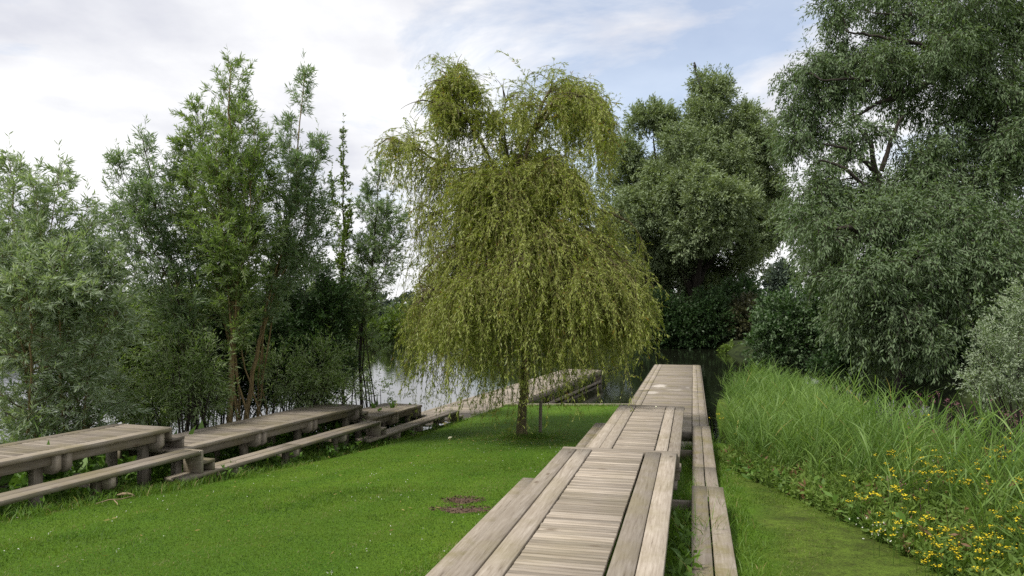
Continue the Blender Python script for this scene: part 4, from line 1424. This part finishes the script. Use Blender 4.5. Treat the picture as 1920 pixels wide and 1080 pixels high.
def lawn():
    g = Geo()
    xs, ys = [], []
    for (y0, y1, dens) in ((5.0, 8.5, 2300), (8.5, 12, 1900), (12, 16, 1000), (16, 21, 480), (21, 27.0, 220)):
        x0, x1 = -8.5 * y1 / 12, 4.6
        n = int((x1 - x0) * (y1 - y0) * dens)
        x = R.uniform(x0, x1, n)
        y = R.uniform(y0, y1, n)
        q = qR(x, y)
        k = visible(x, y) & (qL(x, y) > -9.3) & ((q < -1.9) | (q > .5)) & (x < np.maximum(4.1, .45 + TR * y) + .2)
        thin = (q > .9 + .4 * wob(x, y, 2.0)) & (R.random(n) > .30 + .25 * np.sign(wob(x, y, 4)))
        bare = np.zeros(n, bool)
        for (bx, by, rx, ry) in BARE:
            bare |= (((x - bx) / rx) ** 2 + ((y - by) / ry) ** 2) < R.uniform(.15, 1.15, n)
        k &= ~thin & ~(bare & (R.random(n) > .07))
        xs.append(x[k])
        ys.append(y[k])
    x, y = np.concatenate(xs), np.concatenate(ys)
    n = len(x)
    z = ground_z(x, y)
    a = R.random(n) * 2 * np.pi
    hgt = R.uniform(.012, .030, n) * (1 + .5 * (wob(x, y, 3) > .35))
    ln = R.uniform(.2, 1.3, n) * hgt
    P = np.stack([x, y, z - .004], 1)
    tip = P + np.stack([np.cos(a) * ln, np.sin(a) * ln, hgt], 1)
    b = a + R.normal(np.pi / 2, .5, n)
    wd_ = (.0022 + .00022 * y) * R.uniform(.7, 1.4, n)
    g.tris(P, tip, np.stack([np.cos(b) * wd_, np.sin(b) * wd_, np.zeros(n)], 1), np.clip(R.normal(.42, .26, n) + .15 * wob(x, y, 2) + .30 * np.sin(5.2 * (x - TL * y) + 1.2 * wob(x, y, .5)) + .25 * (np.sin(x * 9 + y * 4) * np.sin(y * 7 - x * 3) > .55), 0, 1))
    tag(g.build("grass", M['grass']), "short mown grass of the lawn", None, None, "stuff")


BARE = [(-.69, 10.62, .24, .22), (-.66, 9.92, .34, .20)]


def bare_patches():
    for i, (bx, by, rx, ry) in enumerate(BARE):
        n = 28
        a = np.arange(n) * 2 * np.pi / n
        rr = 1 + .22 * np.sin(3 * a + i) + .12 * np.sin(7 * a + 2 * i) + R.normal(0, .16, n)
        rings = [(1.0, -.012), (.8, .006), (.45, .012)]
        V = []
        for (s, dz) in rings:
            x, y = bx + rx * s * rr * np.cos(a), by + ry * s * rr * np.sin(a)
            V.append(np.stack([x, y, ground_z(x, y) + dz + R.normal(0, .002, n)], 1))
        V = np.concatenate(V + [np.array([[bx, by, float(ground_z(bx, by)) + .015]])])
        Q = [[k * n + j, k * n + (j + 1) % n, (k + 1) * n + (j + 1) % n, (k + 1) * n + j] for k in range(2) for j in range(n)]
        Tt = [[2 * n + j, 2 * n + (j + 1) % n, 3 * n] for j in range(n)]
        gg = Geo()
        gg.add(V, [Q, Tt], .5)
        m_ = 420
        an = R.random(m_) * 6.283
        rd = np.sqrt(R.random(m_)) * 1.3
        cx, cy = bx + rx * rd * np.cos(an), by + ry * rd * np.sin(an)
        gg.leaves(np.stack([cx, cy, ground_z(cx, cy) + R.uniform(.012, .035, m_)], 1), unit(m_) * np.array([1, 1, .35]), R.uniform(.015, .05, m_), R.uniform(.008, .022, m_))
        o = link("bare_soil", make_mesh("bare_soil", np.concatenate(gg.v), group_faces(gg.f), None, M['soil'], False))
        tag(o, ("smaller reddish bare soil patch on the lawn beside the nearest boardwalk", "larger dark bare soil patch on the lawn, nearer the camera")[i], None, None, "structure")


bare_patches()
lawn()


def lawn_litter():
    """clover heads over the lawn and narrow fallen leaves round the willow"""
    g = Geo()
    n = 420
    x, y = R.uniform(-7.5, 1.5, n), R.uniform(5.5, 19, n)
    k = visible(x, y) & (qL(x, y) > -9.0) & (qR(x, y) < -2.4) & (wob(x, y, 2.6) > -.1)
    x, y = x[k], y[k]
    P = np.stack([x, y, ground_z(x, y) + .022], 1)
    for s in range(4):
        g.leaves(P + R.normal(0, .003, P.shape), unit(len(P)) + np.array([0, 0, .6]), .012, .010)
    tag(g.build("clover_flowers", M['white_petal']), "tiny pale clover heads in the lawn", None, None, "stuff")
    g = Geo()
    n = 420
    a, r = R.random(n) * 6.283, np.abs(R.normal(0, 1.7, n)) + .2
    x, y = .3 + r * np.cos(a), 19.5 + r * .9 * np.sin(a)
    k = (qR(x, y) < -2.4) & (y < 26.5)
    x, y = np.append(x[k], R.uniform(-5, 0, 90)), np.append(y[k], R.uniform(6, 17, 90))
    k = (qR(x, y) < -2.4) & (qL(x, y) > -9.0)
    x, y = x[k], y[k]
    P = np.stack([x, y, ground_z(x, y) + R.uniform(.02, .035, len(x))], 1)
    g.leaves(P, unit(len(P)) * np.array([1, 1, .25]), R.uniform(.05, .09, len(P)), .014)
    tag(g.build("fallen_leaves", M['litter']), "narrow yellowed willow leaves fallen on the lawn", None, None, "stuff")


M['litter'] = leaf_mat("yellowed fallen leaves", (.20, .15, .05), (.40, .34, .12), None, .2, .7, .2)
lawn_litter()


def rough_grass():
    g = Geo()
    X, Y, H, Wd = [], [], [], []

    def put(x, y, h, w=.007):
        X.append(x); Y.append(y); H.append(h); Wd.append(np.full(len(x), w) * R.uniform(.6, 1.5, len(x)))

    def along(a, q0, q1, t0, t1, n, h0, h1, clump=0.0, w=.007):
        q, t = R.uniform(q0, q1, n), R.uniform(t0, t1, n)
        if clump:
            c = np.stack([R.uniform(q0, q1, max(3, int(n * clump))), R.uniform(t0, t1, max(3, int(n * clump)))], 1)
            k = R.integers(0, len(c), n)
            q, t = c[k, 0] + R.normal(0, .09, n), c[k, 1] + R.normal(0, .12, n)
        x = q * math.cos(a) + t * math.sin(a)
        y = -q * math.sin(a) + t * math.cos(a)
        put(x, y, R.uniform(h0, h1, n), w)
    # along and under the left platforms
    along(AL, -9.35, -8.72, 5, 11.5, 3600, .06, .26, .03)
    along(AL, -9.2, -8.85, 11.5, 21.5, 2600, .05, .16, .03)
    along(AL, -9.9, -9.2, 5, 20, 3600, .10, .34, .03, .009)
    along(AL, -11.2, -9.9, 5, 20, 2600, .10, .35, .03, .009)
    along(AL, -13.5, -11.1, 5, 22, 5200, .2, .7, .02, .012)
    along(AL, -9.1, -8.95, 21.3, 26, 900, .05, .16, .04)
    along(AL, -11.9, -11.35, 19, 23, 700, .1, .45, .03, .01)
    # between the boardwalk and its bench, and along its outer edge
    along(AR, -.22, .03, 3.5, 10, 1900, .12, .40, .03)
    along(AR, -.22, .03, 10, 18.5, 1700, .10, .36, .03)
    along(AR, .40, .62, 4, 10.3, 2100, .06, .22, .04)
    along(AR, .40, .60, 10.3, 18.5, 1500, .05, .18, .04)
    along(AR, .16, .22, 4.5, 9.5, 60, .5, .62, .1)
    along(AR, -.15, .45, 18.2, 19.6, 500, .15, .75, .05, .008)
    along(AR, -2.45, -2.3, 4, 18, 1500, .03, .09, .03)
    # collar of rough grass round the willow
    n = 2200
    a = R.random(n) * 6.283
    r = np.abs(R.normal(0, .33, n)) + .12
    put(.28 + r * 1.25 * np.cos(a) + .14, 19.55 + r * .8 * np.sin(a), R.uniform(.06, .24, n) * np.clip(1.3 - r, .4, 1))
    # far edge of the lawn along the edging
    n = 2200
    put(R.uniform(-.5, 4.4, n), 27.0 + R.uniform(-.35, .1, n), R.uniform(.05, .14, n), .012)
    n = 900
    put(R.uniform(2.9, 4.2, n), R.uniform(18.5, 26.5, n), R.uniform(.04, .12, n), .012)
    x, y, h, w = map(np.concatenate, (X, Y, H, Wd))
    k = visible(x, y)
    blades(g, x[k], y[k], h[k], w[k], .5, 4, None, .16)
    tag(g.build("rough_grass", M['grass_tall']), "uncut grass along the timber edges", None, None, "stuff")


rough_grass()


def weeds():
    """broad-leaved weeds between the timbers"""
    g = Geo()
    C = []
    for _ in range(110):
        t = R.uniform(5.5, 20)
        C.append((*base_for(AL, R.uniform(-9.75, -8.95), t), R.uniform(.10, .28)))
    for _ in range(46):
        t = R.uniform(4.0, 9.0)
        C.append((*base_for(AR, R.uniform(-.16, -.02), t), R.uniform(.12, .26)))
    for _ in range(520):
        t = R.uniform(5, 20.5)
        C.append((*base_for(AL, R.uniform(-13.2, -10.2), t), R.uniform(.25, .75)))
    for _ in range(26):
        C.append((R.uniform(4.0, 4.7), R.uniform(6.5, 14), R.uniform(.12, .35)))
    for (x, y, s) in C:
        z = float(ground_z(x, y))
        n = R.integers(9, 20)
        st = np.repeat(np.array([[x, y, z]]), n, 0) + R.normal(0, .05, (n, 3)) * np.array([1, 1, 0])
        st[:, 2] += R.random(n) * s
        d = unit(n) + np.array([0, 0, .5])
        g.leaves(st, d, s * .45 * R.uniform(.5, 1.1, n) + .03, s * .16 * R.uniform(.6, 1.3, n) + .012)
    tag(g.build("weeds", M['weed']), "broad leaved weeds under the timbers", None, None, "stuff")


weeds()


def reeds():
    g, h = Geo(), Geo()
    n = 5200
    y = R.uniform(4.5, 27.5, n) ** 1.0
    x0 = np.maximum(4.15, .62 + TR * y + .45 * sstep(19, 21, y))
    depth = R.random(n) ** .8 * 3.2
    x = x0 + .15 + depth
    dens = np.where(y > 11.5, 1.0, .16 + .075 * np.maximum(0, y - 4)) * np.clip(1 + .7 * wob(x0 + depth, y, 2.2), .25, 1)
    k = (R.random(n) < dens) & visible(x - 1, y)
    x, y, depth = x[k], y[k], depth[k]
    n = len(x)
    z = ground_z(x, y)
    patch = wob(x, y, 1.5)
    ht = np.clip(R.normal(1.5, .27, n) + .42 * patch * (.4 + .6 * R.random(n)), .8, 2.25) * np.where(y < 11, .88, 1.0) * np.clip(.72 + .3 * depth, .72, 1)
    ht = np.where(z < 0, ht - z, ht)
    base = np.stack([x, y, z - .02], 1)
    d = np.stack([R.normal(.06, .13, n), R.normal(0, .12, n), np.ones(n)], 1)
    P, D = shoots(base, d, ht, 7, -.01, .03)
    g.tubes(P, np.linspace(.0048, .0016, 8)[None], 3, R.random(n) * .8)
    per = 11
    u = np.sort(R.uniform(.25, 1.0, (n, per)), 1)
    q, dd = sample(P, D, u)
    q = q.reshape(-1, 3)
    m = len(q)
    az = R.normal(.25, 1.15, m) + (R.random(m) < .38) * np.pi       # the wind sends most blades to the right
    ld = np.stack([np.cos(az) * .6, np.sin(az) * .6, R.uniform(.6, 1.7, m)], 1)
    ll_ = R.uniform(.28, .58, m)
    BP, BD = shoots(q, ld, ll_, 5, R.uniform(.03, .24, m), .05)
    w = (R.uniform(.008, .018, m)[:, None]) * np.interp(np.linspace(0, 1, 6), [0, .25, .6, 1], [.55, 1, .8, .05])[None]
    g.ribbons(BP, w, np.clip(np.repeat(R.normal(.45, .26, n), per) + R.normal(0, .16, m), 0, .94) + .2 * (R.random(m) > .955))
    tag(g.build("reeds", M['reed']), "green common reeds along the channel", None, None, "stuff")
    # left edge clump behind the highest platform, and beyond the pier
    g = Geo()
    n = 260
    x = -9.75 + R.normal(0, .45, n)
    y = 14.1 + R.normal(0, .5, n)
    base = np.stack([x, y, ground_z(x, y)], 1)
    P, D = shoots(base, np.stack([R.normal(0, .1, n), R.normal(0, .1, n), np.ones(n)], 1), R.uniform(1.0, 1.7, n), 6, -.02, .03)
    g.tubes(P, np.linspace(.005, .002, 7)[None], 3, .6)
    u = R.uniform(.3, 1.0, (n, 7))
    q, dd = sample(P, D, u)
    q = q.reshape(-1, 3)
    m = len(q)
    az = R.random(m) * 6.283
    BP, BD = shoots(q, np.stack([np.cos(az) * .6, np.sin(az) * .6, R.uniform(.6, 1.1, m)], 1), R.uniform(.25, .5, m), 5, .12, .03)
    g.ribbons(BP, R.uniform(.012, .022, m)[:, None] * np.interp(np.linspace(0, 1, 6), [0, .25, .6, 1], [.55, 1, .8, .05])[None], R.random(m) * .9)
    tag(g.build("reeds", M['reed']), "clump of reeds behind the highest platform", None, None, "stuff")


reeds()


def herbs():
    """the mixed waterside herbs in front of the reeds at the right"""
    g, fl, wh, pk = Geo(), Geo(), Geo(), Geo()
    n = 6500
    y = R.uniform(4.6, 15.5, n)
    lo = np.interp(y, [4.6, 8, 11, 13, 15.5], [3.75, 4.0, 4.1, 4.15, 4.3])
    x = lo + np.abs(R.normal(0, .85, n)) * np.interp(y, [4.6, 9, 12, 15.5], [2.6, 2.8, 2.2, .5])
    edge = x - lo
    k = visible(x, y)
    x, y, edge = x[k], y[k], edge[k]
    n = len(x)
    z = ground_z(x, y)
    ht = np.clip(.22 + .52 * edge, .2, 1.35) * R.uniform(.6, 1.25, n)
    P, D = shoots(np.stack([x, y, z - .02], 1), np.stack([R.normal(0, .16, n), R.normal(0, .16, n), np.ones(n)], 1), ht, 5, -.02, .05)
    g.tubes(P, np.linspace(.004, .002, 6)[None], 3, R.random(n))
    per = 20
    u = R.uniform(.12, 1.0, (n, per))
    q, d = sample(P, D, u)
    q = q.reshape(-1, 3)
    m = len(q)
    dirs = unit(m) + np.array([0, 0, .35])
    ln = R.uniform(.035, .12, m)
    g.leaves(q, dirs, ln, ln * R.uniform(.14, .38, m), np.repeat(np.clip(R.normal(.45, .28, n), 0, 1), per))
    tag(g.build("waterside_herbs", M['reed_dry']), "mixed green and brown herbs before the reeds", None, None, "stuff")
    # yellow flower heads, in loose clusters
    spots = [(1740, 880, 8.6, 26), (1775, 900, 8.6, 26), (1690, 920, 8.4, 16), (1625, 920, 8.8, 12), (1700, 990, 7.4, 20), (1790, 1000, 7.0, 26), (1840, 1035, 6.6, 26), (1880, 1000, 6.8, 22), (1900, 960, 7.2, 16), (1880, 905, 7.8, 12), (1760, 860, 9.2, 14), (1660, 945, 8.2, 10), (1860, 1060, 6.3, 20), (1910, 1050, 6.4, 18), (1800, 870, 8.8, 10), (1745, 1045, 6.7, 12), (1870, 840, 8.8, 10), (1905, 860, 8.4, 10), (1830, 800, 9.6, 8), (1900, 900, 7.6, 12), (1680, 860, 9.5, 8), (1720, 900, 8.7, 10), (1395, 830, 15.2, 6), (1350, 780, 17.0, 5), (1440, 850, 14.2, 5)]
    for (px, pv, Y, cnt) in spots:
        cnt = max(4, int(cnt * .62))
        c = W(px, pv, Y)
        p = c + R.normal(0, 1, (cnt, 3)) * np.array([.16, .25, .07])
        gr = ground_z(p[:, 0], p[:, 1])
        p[:, 2] = np.maximum(p[:, 2], gr + .12)
        # stalks
        P = np.stack([np.stack([p[:, 0], p[:, 1], np.maximum(gr, p[:, 2] - .5)], 1), p * np.array([1, 1, 1]) - np.array([0, 0, .1]), p], 1)
        fl_st.tubes(P, np.array([[.003, .0025, .002]]), 3, .3)
        for s in range(12):
            pp = p + R.normal(0, .02, p.shape) * np.array([1, 1, .4])
            a = R.random(cnt) * 6.283
            fl.leaves(pp, np.stack([np.cos(a), np.sin(a), np.full(cnt, .25)], 1), .022 * R.uniform(.7, 1.3, cnt), .016, None, np.stack([R.normal(0, .2, cnt), R.normal(0, .2, cnt), np.ones(cnt)], 1))
    tag(fl.build("yellow_flowers", M['yellow']), "scattered yellow flower heads among the herbs", None, None, "stuff")
    tag(fl_st.build("flower_stalks", M['weed']), "thin green stalks of the yellow flowers", None, None, "stuff")
    for (px, pv, Y, cnt) in ((1650, 1000, 7.6, 14), (1760, 845, 9.4, 8), (1640, 985, 7.8, 8)):
        p = W(px, pv, Y) + R.normal(0, 1, (cnt, 3)) * np.array([.10, .2, .05])
        p[:, 2] = np.maximum(p[:, 2], ground_z(p[:, 0], p[:, 1]) + .05)
        for s in range(5):
            wh.leaves(p, unit(cnt) + np.array([0, 0, .5]), .014, .011)
    tag(wh.build("white_flowers", M['white_petal']), "tiny white flowers at the edge of the mossy turf", None, None, "stuff")
    for (px, pv, Y, cnt) in ((1745, 748, 11.5, 9), (1690, 770, 11.5, 6), (1910, 785, 10, 14), (1800, 760, 11, 8), (1715, 915, 8.6, 6)):
        p = W(px, pv, Y) + R.normal(0, 1, (cnt, 3)) * np.array([.13, .2, .07])
        for s in range(9):
            pk.leaves(p + R.normal(0, .02, p.shape), unit(cnt) + np.array([0, 0, .6]), .024, .012)
        gr = ground_z(p[:, 0], p[:, 1])
        P = np.stack([np.stack([p[:, 0], p[:, 1], gr], 1), (p + np.stack([p[:, 0], p[:, 1], gr], 1)) / 2, p], 1)
        pk.tubes(P, np.array([[.004, .003, .002]]), 3, .2)
    tag(pk.build("pink_flowers", M['pink']), "dusky pink flower heads above the herbs", None, None, "stuff")


fl_st = Geo()
herbs()


# ------------------------------------------------------------------ small things
def bird():
    """a small dark bird perched upright on the topmost twig of the far willow"""
    Y = 82
    c = W(1303, 124, Y)
    root = empty("bird", tuple(c))
    tag(root, "small dark bird perched on a bare twig above the great willow", "bird")
    g = Geo()
    prof = [(0, .0, -.26, .03), (.01, 0, -.18, .08), (0, 0, -.05, .15), (-.01, 0, .10, .16), (-.02, 0, .22, .10), (-.03, 0, .28, .085), (-.05, 0, .34, .10), (-.06, 0, .41, .075), (-.06, 0, .45, .01)]
    P = np.array([p[:3] for p in prof])
    g.tubes(P[None], np.array([[p[3] for p in prof]]), 10, .5)
    g.tubes(np.array([[[-.12, 0, .36], [-.18, 0, .355], [-.24, 0, .345]]]), np.array([[.03, .018, .002]]), 6, .5)
    g.tubes(np.array([[[.03, 0, -.10], [.06, 0, -.3], [.08, 0, -.5]]]), np.array([[.06, .045, .03]]), 6, .5)
    for s in (-1, 1):
        g.tubes(np.array([[[-.02, s * .05, -.18], [-.02, s * .05, -.26], [-.04, s * .05, -.30]]]), np.array([[.014, .012, .012]]), 5, .5)
    g.build("body", M['bird'], root, True)
    t = Geo()
    t.tubes((np.array([[[-.04, 0, -.30], [.25, .1, -1.0], [.8, .3, -2.6]]]) + c), np.array([[.03, .04, .05]]), 5, .5)
    o = t.build("bare_twig", M['trunk_dark'])
    for ob in bpy.data.objects:
        if ob.name == "white_willow":
            o.parent = ob
            o.location = -ob.location
            break


bird()


def small_things():
    # pale leaf lying on the lawn
    def flat_leaf(name, c, s, up, label, mat, rz):
        g = Geo()
        pr = [(0, 0), (.35, .38), (.7, .46), (1.1, .30), (1.5, 0), (1.1, -.30), (.7, -.46), (.35, -.38)]
        V = [(x - .75, y, .12 * math.sin(x * 2.2) + .25 * y * y) for x, y in pr] + [(0, 0, -.02), (-1.1, 0, .03), (-.75, .03, 0)]
        V = np.array(V) * s
        Fq = [[i, (i + 1) % 8, 8] for i in range(8)]
        g.add(V, [Fq, [[0, 9, 10]]], .5)
        o = g.build(name, mat)
        o.location = tuple(np.array(c) + np.array([0, 0, up]))
        o.rotation_euler = (.35, -.3, rz)
        tag(o, label, "leaf")
    b = gbase(844, 19.2)
    flat_leaf("fallen_leaf", b, .085, .05, "single cream leaf lying on the lawn left of the weeping willow", M['paper'], .4)
    Y = 2.3465 * F / (764 - HV)
    flat_leaf("fallen_leaf", ((1230 - 960) / F * Y, Y, zh(2.3465)), .05, .02, "yellowed leaf lying on the end of the middle boardwalk section", M['paper'], 1.2)
    # dry bark and sticks before the highest platform
    g = Geo()
    b = gbase(235, 10.75)
    p = np.array([[-.11, -.02, .06], [-.04, 0, .07], [.04, .01, .07], [.12, .0, .06]])
    g.tubes(p[None], np.array([[.008, .022, .02, .005]]), 7, .5)
    o = g.build("dry_stick", M['drystick'], None, True)
    o.location = tuple(b)
    tag(o, "short bleached piece of wood in the grass before the highest platform", "stick")
    g = Geo()
    b = gbase(212, 10.2)
    p = np.array([[[-.18, -.1, .05], [-.05, 0, .08], [.08, .06, .07], [.22, .16, .1]], [[.0, .02, .07], [.05, -.03, .06], [.1, -.08, .05], [.13, -.13, .04]]])
    g.tubes(p, np.array([[.006, .008, .007, .003]]), 5, .5)
    o = g.build("dry_stick", M['drystick'], None, True)
    o.location = tuple(b)
    tag(o, "thin forked dry twig lying nearest the mown lawn edge", "stick")


small_things()
